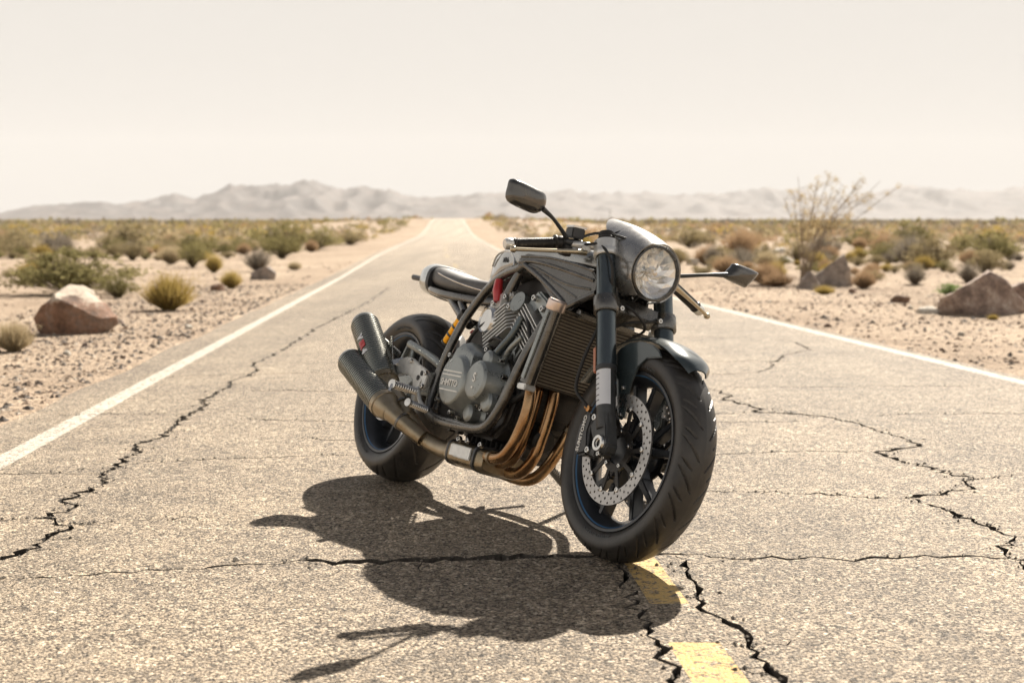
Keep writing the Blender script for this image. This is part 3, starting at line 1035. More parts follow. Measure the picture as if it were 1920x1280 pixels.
# the tall thin shrub with sparse leaf clumps on the right
M_TL = leafmat('thin_shrub_leaves', (.38, .29, .15), (.52, .42, .23), .5)
tall = bpy.data.objects.new('tall_shrub', None)
COL.objects.link(tall)
tx, ty = 5.62, 26.6
tall.location = (tx, ty, ground_z(tx, ty) - .02)
tag(tall, 'tall thin open shrub with sparse yellow leaf clumps standing above the grey boulder', 'shrub')
tb = MB()
rt = random.Random(14)
lt = []
rg = np.random.default_rng(4)
for k in range(19):
    a = rt.uniform(0, 2 * PI)
    ln = rt.uniform(.15, .62) + (.35 if k < 3 else 0)
    top = Vector((ln * 1.75 * abs(math.cos(a)) * (1 if k % 3 else -.45) + .18, math.sin(a) * ln * .6, rt.uniform(1.5, 2.3) - ln * .4))
    midp = Vector((top.x * .35, top.y * .35, top.z * .5)) + Vector((rt.gauss(0, .04), rt.gauss(0, .04), 0))
    st = [Vector((rt.gauss(0, .03), rt.gauss(0, .03), 0)), midp, top]
    tb.tube(st, [.011, .007, .004], n=5, smooth=4)
    for q in range(7):
        f = rt.uniform(.35, 1)
        b0 = st[1].lerp(st[2], (f - .35) / .65)
        b1 = b0 + Vector((rt.gauss(.09, .19), rt.gauss(0, .14), rt.uniform(.02, .26)))
        tb.tube([b0, b1], [.005, .0025], n=4, smooth=0)
        for _ in range(28):
            p = np.array(b1.lerp(b0, rt.random() * .35)) + rg.normal(0, .032, 3)
            e1 = rg.normal(0, 1, 3); e1 /= np.linalg.norm(e1)
            e2 = np.cross(e1, rg.normal(0, 1, 3)); e2 /= np.linalg.norm(e2)
            s = rt.uniform(.012, .030)
            lt.append((p - e2 * s * .5, p + e1 * s, p + e2 * s * .5))
tb.build('stems', mat('pale_stem', (.24, .19, .14), .9), tall)
link('foliage', tri_mesh('tall_foliage', lt, M_TL), tall)

# ------------------------------------------------------------------ rocks
def rock_mesh(wd, dp, ht, seed, sub=4, cuts=7, flat=None):
    bm = bmesh.new()
    bmesh.ops.create_icosphere(bm, subdivisions=sub, radius=1)
    r = random.Random(seed)
    planes = []
    for _ in range(cuts):
        n = Vector((r.gauss(0, 1), r.gauss(0, 1), r.gauss(.25, .8))).normalized()
        planes.append((n, r.uniform(.55, .82)))
    if flat: planes = planes[:3] + [(Vector(a).normalized(), d) for a, d in flat]
    for _ in range(12):
        n = Vector((r.gauss(0, 1), r.gauss(0, 1), r.gauss(.2, .7))).normalized()
        planes.append((n, r.uniform(.70, .92)))
    for v in bm.verts:
        p = v.co.copy()
        for n, d in planes:
            q = p.dot(n)
            if q > d: p -= n * (q - d) * .98
        p *= 1 + .11 * noise.fractal(p * 1.6 + Vector((seed, 0, 0)), 1.0, 2.0, 4) + .05 * noise.fractal(p * 7 + Vector((seed, 4, 0)), 1.0, 2.0, 3)
        v.co = p
    xs = [v.co.x for v in bm.verts]; yy_ = [v.co.y for v in bm.verts]; zs = [v.co.z for v in bm.verts]
    cx, cy = (max(xs) + min(xs)) / 2, (max(yy_) + min(yy_)) / 2
    z0 = min(zs) + (max(zs) - min(zs)) * .40
    for v in bm.verts:
        if v.co.z < z0: v.co.x *= 1; v.co.z = z0 - (z0 - v.co.z) * .3
    for v in bm.verts:
        v.co = Vector(((v.co.x - cx) / (max(xs) - min(xs)) * wd, (v.co.y - cy) / (max(yy_) - min(yy_)) * dp, (v.co.z - z0) / (max(zs) - z0) * ht))
    me = bpy.data.meshes.new('rock')
    bm.to_mesh(me)
    bm.free()
    me.shade_smooth()
    me.set_sharp_from_angle(angle=math.radians(38))
    return me
RM = {
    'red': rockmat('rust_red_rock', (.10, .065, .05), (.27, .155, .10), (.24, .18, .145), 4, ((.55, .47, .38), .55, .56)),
    'grey': rockmat('grey_rock', (.20, .17, .15), (.32, .27, .235), (.44, .38, .33), 6),
    'brown': rockmat('brown_rock', (.13, .075, .05), (.22, .135, .09), (.28, .18, .125), 9),
    'pale': rockmat('pale_rock', (.48, .43, .36), (.60, .55, .47), (.68, .63, .55), 7),
    'dark': rockmat('dark_brown_rock', (.13, .10, .085), (.32, .235, .19), (.52, .43, .36), 5),
}
ROT = {0: .1, 6: .4, 4: -.15}
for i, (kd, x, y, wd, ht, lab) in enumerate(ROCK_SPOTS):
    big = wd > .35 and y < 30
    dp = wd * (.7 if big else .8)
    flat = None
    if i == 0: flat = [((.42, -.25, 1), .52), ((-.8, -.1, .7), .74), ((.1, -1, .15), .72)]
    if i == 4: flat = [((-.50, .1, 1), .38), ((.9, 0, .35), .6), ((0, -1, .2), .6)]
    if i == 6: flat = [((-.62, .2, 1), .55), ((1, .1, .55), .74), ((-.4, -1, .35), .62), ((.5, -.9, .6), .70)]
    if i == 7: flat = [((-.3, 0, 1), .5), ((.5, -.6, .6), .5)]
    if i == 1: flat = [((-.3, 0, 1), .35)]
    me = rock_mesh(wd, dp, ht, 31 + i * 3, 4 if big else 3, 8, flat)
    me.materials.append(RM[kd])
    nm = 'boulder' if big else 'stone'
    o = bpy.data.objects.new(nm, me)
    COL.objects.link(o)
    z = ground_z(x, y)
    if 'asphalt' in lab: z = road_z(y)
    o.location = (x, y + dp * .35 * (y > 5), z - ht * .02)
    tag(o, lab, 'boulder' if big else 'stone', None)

# ------------------------------------------------------------------ gravel on the shoulders
def gravel(n, fn, rmin, rmax, m, seed, keep=0.0):
    r = np.random.default_rng(seed)
    base = np.array([(1, 0, 0), (0, 1, 0), (-1, 0, 0), (0, -1, 0), (0, 0, .75), (.7, .7, .35), (-.6, .7, .3)])
    fcs = [(0, 5, 4), (5, 1, 4), (1, 6, 4), (6, 2, 4), (2, 3, 4), (3, 0, 4)]
    V, F = [], []
    for _ in range(n):
        x, y = fn(r)
        s = rmin + (rmax - rmin) * r.random() ** 3.2
        c = np.array([x, y, ground_z(x, y) - s * .15])
        a = r.uniform(0, 2 * PI)
        R = np.array([[math.cos(a), -math.sin(a), 0], [math.sin(a), math.cos(a), 0], [0, 0, 1]])
        k = len(V)
        V.extend((c + (base * r.uniform(.65, 1.25, (7, 3)) * s) @ R.T).tolist())
        F.extend(tuple(q + k for q in f) for f in fcs)
    return tag(link('gravel', pymesh('gravel', V, F), None, m), kind='stuff')
def shoulder(side, y0, y1, wdt, pw=1.0):
    def f(r):
        y = y0 + (y1 - y0) * r.random() ** 1.5
        d = wdt * r.random() ** pw
        e = EDGE_L - .03 - d if side < 0 else EDGE_R + .02 + d
        return road_c(y) + e, y
    return f
G1 = mat('gravel_dark', (.09, .075, .065), .9, var=.5, vscale=12)
G2 = mat('gravel_tan', (.30, .22, .155), .9, var=.4, vscale=12)
G3 = mat('gravel_pale', (.46, .40, .33), .9, var=.3, vscale=12)
gravel(4600, shoulder(-1, 6, 26, 2.6, 1.3), .006, .034, G1, 1)
gravel(5200, shoulder(-1, 6, 26, 2.8), .006, .034, G2, 2)
gravel(2200, shoulder(-1, 6, 26, 2.8), .006, .026, G3, 3)
gravel(2400, shoulder(1, 8, 34, 4.5, 1.2), .007, .034, G1, 4)
gravel(4800, shoulder(1, 8, 34, 4.8), .007, .036, G2, 5)
gravel(1500, shoulder(1, 8, 34, 4.8), .006, .028, G3, 6)
gravel(1600, shoulder(-1, 12, 45, 9), .01, .055, G2, 7)
gravel(700, shoulder(-1, 12, 45, 9), .01, .055, G1, 8)
gravel(1600, shoulder(1, 14, 50, 12), .01, .06, G2, 9)
gravel(700, shoulder(1, 14, 50, 12), .01, .06, G1, 10)
# single stones that stand out on the shoulders
sm = [rock_mesh(1, .8, .55, 70 + k, 2, 6) for k in range(4)]
k2 = {'dark': ('dark', RM['dark']), 'pale': ('pale', RM['pale']), 'brown': ('brown', RM['brown'])}
sms = {k: [] for k in k2}
for k in k2:
    for q in sm:
        c = q.copy(); c.materials.clear(); c.materials.append(k2[k][1]); sms[k].append(c)
for i in range(64):
    side = -1 if rs.random() < .5 else 1
    y = rs.uniform(8.5, 20) if side < 0 else rs.uniform(10, 24)
    d = rs.uniform(.1, 2.6 if side < 0 else 4)
    x = road_c(y) + (EDGE_L - d if side < 0 else EDGE_R + d)
    kd = rs.choices(['dark', 'brown', 'pale'], [5, 4, 2])[0]
    o = bpy.data.objects.new('stone', sms[kd][i % 4])
    COL.objects.link(o)
    s = rs.uniform(.035, .085)
    o.scale = (s, s, s)
    o.rotation_euler = (0, 0, rs.uniform(0, 6.28))
    o.location = (x, y, ground_z(x, y) - .004)
    sd_ = 'left' if side < 0 else 'right'
    tag(o, f'small {kd} stone lying loose on the gravel shoulder {sd_} of the road', 'stone', f'{kd} stones on the {sd_} gravel shoulder')

# distant power poles on the right
pm = mat('pole_wood', (.10, .08, .06), .9)
def pole(x, y, hh, lab):
    e = bpy.data.objects.new('power_pole', None)
    COL.objects.link(e)
    e.location = (x, y, plain_z(y) - .5)
    tag(e, lab, 'pole', 'distant power poles')
    MB().tube([(0, 0, 0), (0, 0, hh)], [.22, .16], n=8, smooth=0).build('post', pm, e)
    MB().box((0, 0, hh - 1.0), (2.6, .25, .3)).build('crossarm', pm, e)
pole((1143 - 960) / 2577 * 1150, 1150, 11, 'tiny wooden power pole on the horizon just left of the headlight cowl')

# ================================================================== MOTORCYCLE
# local frame: x forward, y to its left, z up along the leaning bike, origin under the rear axle
bike = bpy.data.objects.new('motorcycle', None)
COL.objects.link(bike)
HD, LEAN = .518, .295
bf = Vector((math.sin(HD), -math.cos(HD), .0133 * math.cos(HD))).normalized()
bl = Vector((math.cos(HD), math.sin(HD), -.0133 * math.sin(HD)))
bl = (bl - bf * bl.dot(bf)).normalized()
bu = bf.cross(bl)
b_l = bl * math.cos(LEAN) - bu * math.sin(LEAN)
b_u = bu * math.cos(LEAN) + bl * math.sin(LEAN)
BM = Matrix((bf, b_l, b_u)).transposed().to_4x4()
BM.translation = Vector((-.4484, 4.956, -.0659 + .003))
bike.matrix_world = BM
tag(bike, 'dark grey custom cafe racer motorcycle leaning on its side stand across the cracked road', 'motorcycle')

K = {
    'rubber': mat('tyre_rubber', (.016, .0155, .015), .42, col2=(.042, .037, .031), vscale=14, bump=.25, bscale=300, spec=.6),
    'black': mat('satin_black', (0.035, 0.037, 0.04), .38, var=.15, vscale=30, rvar=.08),
    'gloss': mat('gloss_black', (.012, .013, .015), .16, coat=.6),
    'rim': mat('rim_black', (0.022, 0.025, 0.03), .28, var=.2, vscale=20),
    'blue': mat('rim_stripe_blue', (.05, .14, .28), .4),
    'disc': mat('disc_steel', (.42, .41, .40), .33, .9, var=.1, vscale=60),
    'alu': mat('cast_aluminium', (.66, .66, .64), .34, .65, var=.15, vscale=30, bump=.2, bscale=400),
    'polish': mat('polished_metal', (.62, .61, .59), .18, 1.0, var=.08, vscale=20, rvar=.07),
    'frame': mat('frame_metal', (.15, .147, .14), .26, .85, var=.3, vscale=18, bump=.1, rvar=.12, coat=.2),
    'tank': mat('tank_brushed_metal', (.32, .325, .32), .22, .8, var=.18, vscale=11, rvar=.1, coat=.5),
    'cover': mat('side_cover_grey', (.12, .116, .11), .24, .8, var=.15, vscale=16, rvar=.12, coat=.4),
    'engine': mat('engine_grey', (.28, .30, .295), .33, .65, var=.2, vscale=20, bump=.25, bscale=500, rvar=.12),
    'engine_dark': mat('engine_dark', (.030, .028, .026), .42, .4, var=.4, vscale=20, bump=.3, bscale=300),
    'fork': mat('anodised_fork', (0.11, 0.13, 0.14), .26, .85, var=.1, vscale=20),
    'fork2': mat('fork_casting', (0.06, 0.064, 0.067), .45, .4, var=.2, vscale=30),
    'teal': mat('fender_paint', (.040, .055, .060), .24, .3, coat=.6, var=.2, vscale=14),
    'seat': mat('seat_leather', (0.085, 0.082, 0.078), .42, var=.2, vscale=25, bump=.5, bscale=420),
    'tail': mat('tail_silver_paint', (0.42, 0.46, 0.48), .26, .6, coat=.5),
    'header': mat('heat_tinted_steel', (.26, .13, .055), .27, .95, col2=(.62, .43, .24), vscale=7, rvar=.1),
    'pipe': mat('brown_steel', (0.25, 0.2, 0.13), .34, .9, col2=(.42, .36, .27), vscale=10, rvar=.1),
    'carbon': mat('muffler_sleeve', (.12, .13, .12), .25, .75, coat=.4),
    'groove': mat('muffler_rib', (.012, .016, .02), .4, .4),
    'white': mat('label_white', (.70, .73, .78), .5),
    'print': mat('label_print', (.12, .13, .16), .6),
    'amber': mat('amber_reflector', (.42, .12, .03), .25, coat=.4),
    'red': mat('red_paint', (.48, .03, .035), .3, coat=.4),
    'gold': mat('gold_canister', (.75, .36, .02), .25, .8),
    'hose': mat('rubber_hose', (.02, .02, .02), .6),
    'rad': mat('radiator_black', (0.06, 0.052, 0.042), .5, .4, var=.2, vscale=30),
    'radfin': mat('radiator_tube', (0.28, 0.25, 0.2), .4, .7),
    'text': mat('raised_lettering', (.74, .73, .69), .4, .3),
    'dtext': mat('dark_lettering', (.03, .03, .03), .5),
    'rtext': mat('tyre_lettering', (.085, .095, .10), .6),
    'copper': mat('brass_fitting', (.5, .26, .1), .3, .9),
    'lever': mat('lever_gold', (.52, .45, .33), .25, .9),
    'bowl': mat('chrome_reflector', (.93, .93, .91), .20, .85),
    'cowl': mat('cowl_dark_lacquer', (.30, .295, .285), .27, .75, var=.12, vscale=25, coat=.8, rvar=.06),
    'capmetal': mat('cap_brushed_metal', (.72, .60, .54), .3, .8),
    'ribm': mat('muffler_rib_metal', (.42, .42, .38), .28, .85),
    'mglass': mat('mirror_glass', (.8, .8, .8), .03, 1.0),
}
gl = bpy.data.materials.new('headlight_glass')
gl.use_nodes = True
t = gl.node_tree
t.nodes.remove(t.nodes['Principled BSDF'])
g1 = t.nodes.new('ShaderNodeBsdfTransparent')
g2 = t.nodes.new('ShaderNodeBsdfGlossy')
g2.inputs['Roughness'].default_value = .03
g3 = t.nodes.new('ShaderNodeMixShader')
g3.inputs[0].default_value = .06
t.links.new(g1.outputs[0], g3.inputs[1])
t.links.new(g2.outputs[0], g3.inputs[2])
t.links.new(g3.outputs[0], t.nodes['Material Output'].inputs[0])
K['glass'] = gl

def part(mb, name, m, parent=bike, **k):
    return mb.build(name, K[m] if isinstance(m, str) else m, parent, **k)

def bolt(p, ax, r, parent, h=.006, m='polish', socket=True):
    mb = MB()
    prof = [(0, 0), (r, 0), (r, h * .8), (r * .85, h), (r * .5, h), (r * .45, h * .5), (0, h * .5)] if socket else [(0, 0), (r, 0), (r, h * .8), (r * .8, h), (0, h * 1.1)]
    mb.revolve(prof, p, ax, 10)
    return part(mb, 'bolt', m, parent)

# ---------------------------------------------------------------- wheels
def tyre(prof, cx, zc, nang, lug, depth, parent):
    """prof: half section (radius, y) from bead to crown; grooves cut into the tread."""
    half = catmull([(r, y, 0) for r, y in prof], 7)
    sec = [(p.x, -p.y) for p in half] + [(p.x, p.y) for p in half[::-1][1:]]
    m = len(sec)
    R = max(s[0] for s in sec)
    ymax = max(s[1] for s in sec)
    vs = []
    for i in range(nang):
        a = 2 * PI * i / nang
        for r, y in sec:
            v = abs(y) / ymax
            rr = r
            if r > R - .045:
                sgn = 1 if y > 0 else -1
                ph = a * lug / (2 * PI) + (.25 if sgn > 0 else 0)
                g = 0
                if .16 < v < .97:
                    f = (ph - 1.05 * v) % 1.0
                    f = min(f, 1 - f)
                    wdt = .05 * math.sin(min(1, (v - .16) / .2, (.97 - v) / .2) * PI / 2) + .004
                    g = max(g, 1 - (f / wdt) ** 2) if f < wdt else g
                if .45 < v < .93:
                    f = (ph - .75 * v + .42) % 1.0
                    f = min(f, 1 - f)
                    wdt = .038 * math.sin(min(1, (v - .45) / .1, (.93 - v) / .15) * PI / 2) + .003
                    g = max(g, 1 - (f / wdt) ** 2) if f < wdt else g
                rr -= depth * min(1, g * 1.6)
            vs.append((cx + rr * math.cos(a), y, zc + rr * math.sin(a)))
    fs = []
    for i in range(nang):
        j = (i + 1) % nang
        for k in range(m - 1):
            fs.append((i * m + k, i * m + k + 1, j * m + k + 1, j * m + k))
    return link('tyre', pymesh('tyre', vs, fs, 30), parent, K['rubber'])

def sidewall_text(body, size, rad, y, cx, zc, a0, parent):
    def bend(c):
        a = a0 + c.x / rad
        r = rad + c.y
        return Vector((cx + r * math.cos(a), y - c.z, zc + r * math.sin(a)))
    return text_mesh('lettering', body, size, None, K['rtext'], parent, .0006, bend, 1.15)

def rim(cx, zc, hw, spokes, parent):
    mb = MB()
    s = [(.2245, hw), (.2255, hw - .004), (.219, hw - .006), (.209, hw - .016), (.198, hw * .35), (.196, 0)]
    inner = [(.2245, hw), (.217, hw - .001), (.211, hw - .008), (.200, hw - .020), (.190, hw * .3), (.188, 0)]
    prof = [(r, y) for r, y in s] + [(r, -y) for r, y in s[::-1][1:]] + [(r, -y) for r, y in inner[1:]] + [(r, y) for r, y in inner[::-1][1:-1]]
    mb.revolve(prof, (cx, 0, zc), (0, 1, 0), 96, closed=True)
    w_ = mb.build('wheel_rim', K['rim'], parent, sharp=40)
    hub = MB()
    hub.revolve([(.012, -.055), (.045, -.055), (.047, -.045), (.036, -.03), (.036, .03), (.047, .045), (.045, .055), (.012, .055)], (cx, 0, zc), (0, 1, 0), 32)
    hub.build('hub', K['rim'], w_, sharp=40)
    for k in range(spokes):
        a = 2 * PI * k / spokes + .35
        sp = MB()
        c, s_ = math.cos(a), math.sin(a)
        def P(r, aa, y=0): return (cx + r * math.cos(aa), y, zc + r * math.sin(aa))
        for d in (-1, 1):
            sp.bar(P(.034, a + d * .25), P(.100, a + d * .17), .020, .022, .052, .034)
            sp.bar(P(.100, a + d * .17), P(.196, a + d * .24), .022, .017, .034, .040)
        sp.build('spoke', K['rim'], w_, bevel=.003)
    st = MB()
    for sg in (-1, 1):
        st.revolve([(.2115, sg * (hw - .0068)), (.2145, sg * (hw - .0035)), (.2150, sg * (hw - .0060)), (.2120, sg * (hw - .0088))], (cx, 0, zc), (0, 1, 0), 96, closed=True)
    st.build('rim_stripe', K['blue'], w_)
    return w_

def perforated_disc(cx, y0, zc, r0, r1, th, nseg, rows, rh, name, parent):
    V, F = [], []
    def P(r, a, s): return (cx + r * math.cos(a), y0 + s * th / 2, zc + r * math.sin(a))
    dr = (r1 - r0) / rows
    da = 2 * PI / nseg
    for j in range(rows):
        ra, rb = r0 + j * dr, r0 + (j + 1) * dr
        rm = (ra + rb) / 2
        for i in range(nseg):
            a0 = i * da
            a1 = a0 + da
            am = (a0 + a1) / 2
            hole = (i + j) % 2 == 0
            if not hole:
                for s in (-1, 1):
                    k = len(V)
                    V.extend([P(ra, a0, s), P(ra, am, s), P(ra, a1, s), P(rm, a1, s), P(rb, a1, s), P(rb, am, s), P(rb, a0, s), P(rm, a0, s)])
                    F.append(tuple(range(k, k + 8)))
                continue
            outer = [(ra, a0), (ra, am), (ra, a1), (rm, a1), (rb, a1), (rb, am), (rb, a0), (rm, a0)]
            inn = []
            for q in range(8):
                th_ = -3 * PI / 4 + q * PI / 4
                inn.append((rm + rh * math.sin(th_), am + rh / rm * math.cos(th_)))
            ks = []
            for s in (-1, 1):
                k = len(V)
                ks.append(k)
                V.extend(P(r, a, s) for r, a in outer)
                V.extend(P(r, a, s) for r, a in inn)
                for q in range(8):
                    n = (q + 1) % 8
                    F.append((k + q, k + n, k + 8 + n, k + 8 + q))
            for q in range(8):
                n = (q + 1) % 8
                F.append((ks[0] + 8 + q, ks[0] + 8 + n, ks[1] + 8 + n, ks[1] + 8 + q))
    for rr in (r0, r1):
        for i in range(nseg * 2):
            a0, a1 = i * da / 2, (i + 1) * da / 2
            k = len(V)
            V.extend([P(rr, a0, -1), P(rr, a1, -1), P(rr, a1, 1), P(rr, a0, 1)])
            F.append((k, k + 1, k + 2, k + 3))
    mb = MB().add(V, F)
    return mb.build(name, K['disc'], parent, sharp=30)

FX, FZ = 1.438, .300
fr = rim(FX, FZ, .050, 5, bike)
ty = tyre([(.2235, .044), (.232, .052), (.245, .0585), (.262, .0600), (.276, .0555), (.289, .041), (.297, .022), (.300, 0)], FX, FZ, 660, 22, .0038, fr)
sidewall_text('PILOT POWER', .018, .2405, -.0575, FX, FZ, -PI / 2 - .02, fr)
sidewall_text('PILOT POWER', .018, .2405, -.0575, FX, FZ, PI / 2 - .05, fr)
for sg in (-1, 1):
    d = perforated_disc(FX, sg * .064, FZ, .118, .155, .005, 60, 3, .0038, 'brake_disc', fr)
    ca_ = MB()
    ca_.revolve([(.040, sg * .058 - .003), (.062, sg * .058 - .003), (.062, sg * .058 + .003), (.040, sg * .058 + .003)], (FX, 0, FZ), (0, 1, 0), 40, closed=True)
    for k in range(10):
        a = 2 * PI * k / 10
        c, s = math.cos(a), math.sin(a)
        ca_.bar((FX + .058 * c, sg * .059, FZ + .058 * s), (FX + .116 * math.cos(a + .13), sg * .0635, FZ + .116 * math.sin(a + .13)), .012, .014, .004, up=(0, 1, 0))
    part(ca_, 'disc_carrier', 'engine_dark', fr)
    for k in range(10):
        a = 2 * PI * k / 10 + .13
        bolt((FX + .117 * math.cos(a), sg * .0665, FZ + .117 * math.sin(a)), (0, sg, 0), .0075, fr, .003)
    for k in range(5):
        a = 2 * PI * k / 5 + .3
        bolt((FX + .051 * math.cos(a), sg * .061, FZ + .051 * math.sin(a)), (0, sg, 0), .006, fr, .006)

rr_ = rim(0, .313, .083, 5, bike)
tyre([(.2235, .076), (.232, .085), (.246, .093), (.262, .0955), (.278, .089), (.294, .069), (.306, .040), (.313, 0)], 0, .313, 600, 14, .004, rr_)
sidewall_text('PILOT POWER', .018, .2405, -.0925, 0, .313, -PI / 2 - .5, rr_)
sidewall_text('PILOT POWER', .018, .2405, -.0925, 0, .313, PI / 2 + .1, rr_)
perforated_disc(0, -.098, .313, .080, .110, .005, 44, 2, .004, 'brake_disc', rr_)
sprk = MB()
sprk.revolve([(.05, .098), (.100, .098), (.100, .104), (.05, .104)], (0, 0, .313), (0, 1, 0), 44, closed=True)
part(sprk, 'sprocket', 'disc', rr_)

# ---------------------------------------------------------------- front fork
def fk(u_):
    """point on the fork centre line at height u_."""
    return 1.445 - (u_ - .30) * .443
kd_ = Vector((-.443, 0, 1)).normalized()
for sg in (-1, 1):
    Y = sg * .105
    fu = MB()
    fu.revolve([(.001, 0), (.0285, 0), (.0285, .355 * 1.094), (.0265, .357 * 1.094), (.001, .357 * 1.094)], (fk(.515), Y, .515), kd_, 28)
    leg = part(fu, 'fork_leg', 'fork')
    lo = MB()
    lo.revolve([(.001, 0), (.0255, 0), (.0270, .004), (.0270, .170), (.0300, .174), (.0300, .186), (.001, .186)], (fk(.345), Y, .345), kd_, 28)
    lower = part(lo, 'fork_lower', 'fork2', leg)
    ft = MB()
    ft.prism([(1.398, .395), (1.372, .345), (1.385, .325), (1.420, .285), (1.447, .268), (1.470, .280), (1.476, .305), (1.455, .345), (1.430, .395)], Y - .020, Y + .020)
    part(ft, 'fork_foot', 'fork2', leg, bevel=.006, seg=3)
    ax_ = MB()
    ax_.revolve([(.010, 0), (.010, .006), (.0135, .007), (.0135, .012), (.0215, .012), (.0230, .009), (.0230, -.004), (.001, -.004)], (1.445, Y + sg * .020, .304), (0, sg, 0), 28)
    part(ax_, 'axle_nut', 'polish', leg)
    bolt((1.452, Y + sg * .021, .276), (0, sg, 0), .007, leg)
    if sg < 0:
        lb = MB()
        q = []
        for i in range(13):
            a = math.radians(205 + i * 11)
            q.append((math.cos(a), math.sin(a)))
        rings = []
        for u_ in (.505, .405):
            c = Vector((fk(u_), Y, u_))
            e1, e2 = Vector((0, 1, 0)), Vector((0, 1, 0)).cross(kd_)
            rings.append([c + (Vector((0, 1, 0)) * math.sin(math.radians(-150 + i * 10)) + Vector((1, 0, .443)).normalized() * math.cos(math.radians(-150 + i * 10))) * .0277 for i in range(15)])
        lb.loft(rings, caps=False, closed=False)
        o_ = part(lb, 'fork_label', 'white', leg)
        tag(o_, 'white printed label on the fork leg')
        for i, u_ in enumerate((.49, .478, .462, .450, .432, .418)):
            pl_ = MB()
            rings = []
            for du in (.0015, -.0015):
                c = Vector((fk(u_ + du), Y, u_ + du))
                rings.append([c + (Vector((0, 1, 0)) * math.sin(math.radians(-120 + j * 8)) + Vector((1, 0, .443)).normalized() * math.cos(math.radians(-120 + j * 8))) * .0279 for j in range(6)])
            pl_.loft(rings, caps=False, closed=False)
            part(pl_, 'print_line', 'print', leg)
        rf = MB().box((0, 0, 0), (.016, .012, .078))
        rf.v = [tuple(Matrix.Rotation(-.417, 3, 'Y') @ Vector(p) + Vector((1.322, Y - .020, .528))) for p in rf.v]
        part(rf, 'reflector', 'amber', leg, bevel=.003)
    cap = MB()
    cap.revolve([(.001, 0), (.026, 0), (.026, .016), (.023, .019), (.0235, .034), (.019, .036), (.001, .036)], (fk(.872), Y, .872), kd_, 24)
    part(cap, 'fork_cap', 'engine_dark', leg)
    # radial caliper
    cl = MB()
    cl.prism([(1.286, .262), (1.300, .250), (1.345, .262), (1.352, .290), (1.338, .330), (1.345, .368), (1.330, .392), (1.296, .388), (1.274, .345), (1.272, .295)], sg * .040, sg * .066)
    calp = part(cl, 'brake_caliper', 'black', bike, bevel=.006, seg=3)
    c2 = MB()
    c2.prism([(1.288, .268), (1.302, .256), (1.342, .268), (1.346, .292), (1.332, .330), (1.338, .366), (1.327, .384), (1.299, .380), (1.280, .343), (1.278, .297)], sg * .068, sg * .100)
    part(c2, 'caliper_half', 'black', calp, bevel=.007, seg=3)
    for p in ((1.350, .280), (1.345, .372)):
        m_ = MB()
        m_.bar((p[0], sg * .085, p[1]), (p[0] + .050, sg * .095, p[1] - .004), .022, .024, .020)
        part(m_, 'caliper_mount', 'fork2', calp, bevel=.004)
        bolt((p[0] + .004, sg * .097, p[1]), (0, sg, 0), .010, calp, .007)
    if sg < 0:
        M = Matrix.Translation((1.307, -.1012, .322)) @ Matrix(((.13, 0, 0), (0, 0, -1), (.99, .0, 0))).to_4x4()
        e1 = Vector((-.10, 0, -.995)).normalized()   # reading direction runs down the body
        e1 = Vector((.02, 0, 1)).normalized()
        e2 = Vector((-1, 0, .02)).normalized()
        text_mesh('lettering', 'SUMITOMO', .020, Matrix.Translation((1.306, -.1008, .321)) @ Matrix((e1, e2, e1.cross(e2))).transposed().to_4x4(), K['text'], calp, .0008, None, 1.0, .0004)

# triple clamps
tc = MB()
tc.prism([(-.02, 0)], 0, 0) if False else None
def clamp(u_, th, yb, name, m, arm=.042):
    x = fk(u_)
    mb = MB()
    for sg in (-1, 1):
        mb.revolve([(.0290, -th / 2), (.0355, -th / 2), (.0375, -th / 2 + .003), (.0375, th / 2 - .003), (.0355, th / 2), (.0290, th / 2)], (x, sg * .105, u_), kd_, 28, closed=True)
        mb.bar((x - .012, sg * .078, u_), (x - .035, sg * .0, u_ + .004), arm, arm * 1.35, th * .8, th * .9, up=kd_)
    o = part(mb, name, m, bike, bevel=.002)
    for sg in (-1, 1):
        bolt((x + .02, sg * .070, u_ + .002), (1, 0, .1), .008, o, .012)
    return o
clamp(.690, .050, 0, 'lower_triple_clamp', 'frame', .055)
clamp(.842, .024, 0, 'upper_triple_clamp', 'alu', .045)
hs = MB()
hs.revolve([(.001, -.02), (.034, -.02), (.034, .17), (.001, .17)], (1.205, 0, .690), kd_, 28)
part(hs, 'headstock', 'frame')
nu_ = MB()
nu_.revolve([(.001, 0), (.020, 0), (.020, .012), (.014, .016), (.001, .016)], (fk(.86) - .03, 0, .862), kd_, 6)
part(nu_, 'stem_nut', 'polish')
ig = MB()
ig.revolve([(.001, 0), (.019, 0), (.019, .02), (.015, .022), (.001, .022)], (fk(.86) + .005, 0, .856), kd_, 24)
part(ig, 'ignition_lock', 'black')
# gauge pod and wiring behind the headlight
gp = MB()
gp.revolve([(.001, 0), (.036, 0), (.040, .006), (.040, .030), (.036, .034), (.033, .031), (.001, .031)], (1.19, -.045, .880), Vector((-.75, 0, .66)), 32)
part(gp, 'gauge', 'engine_dark')

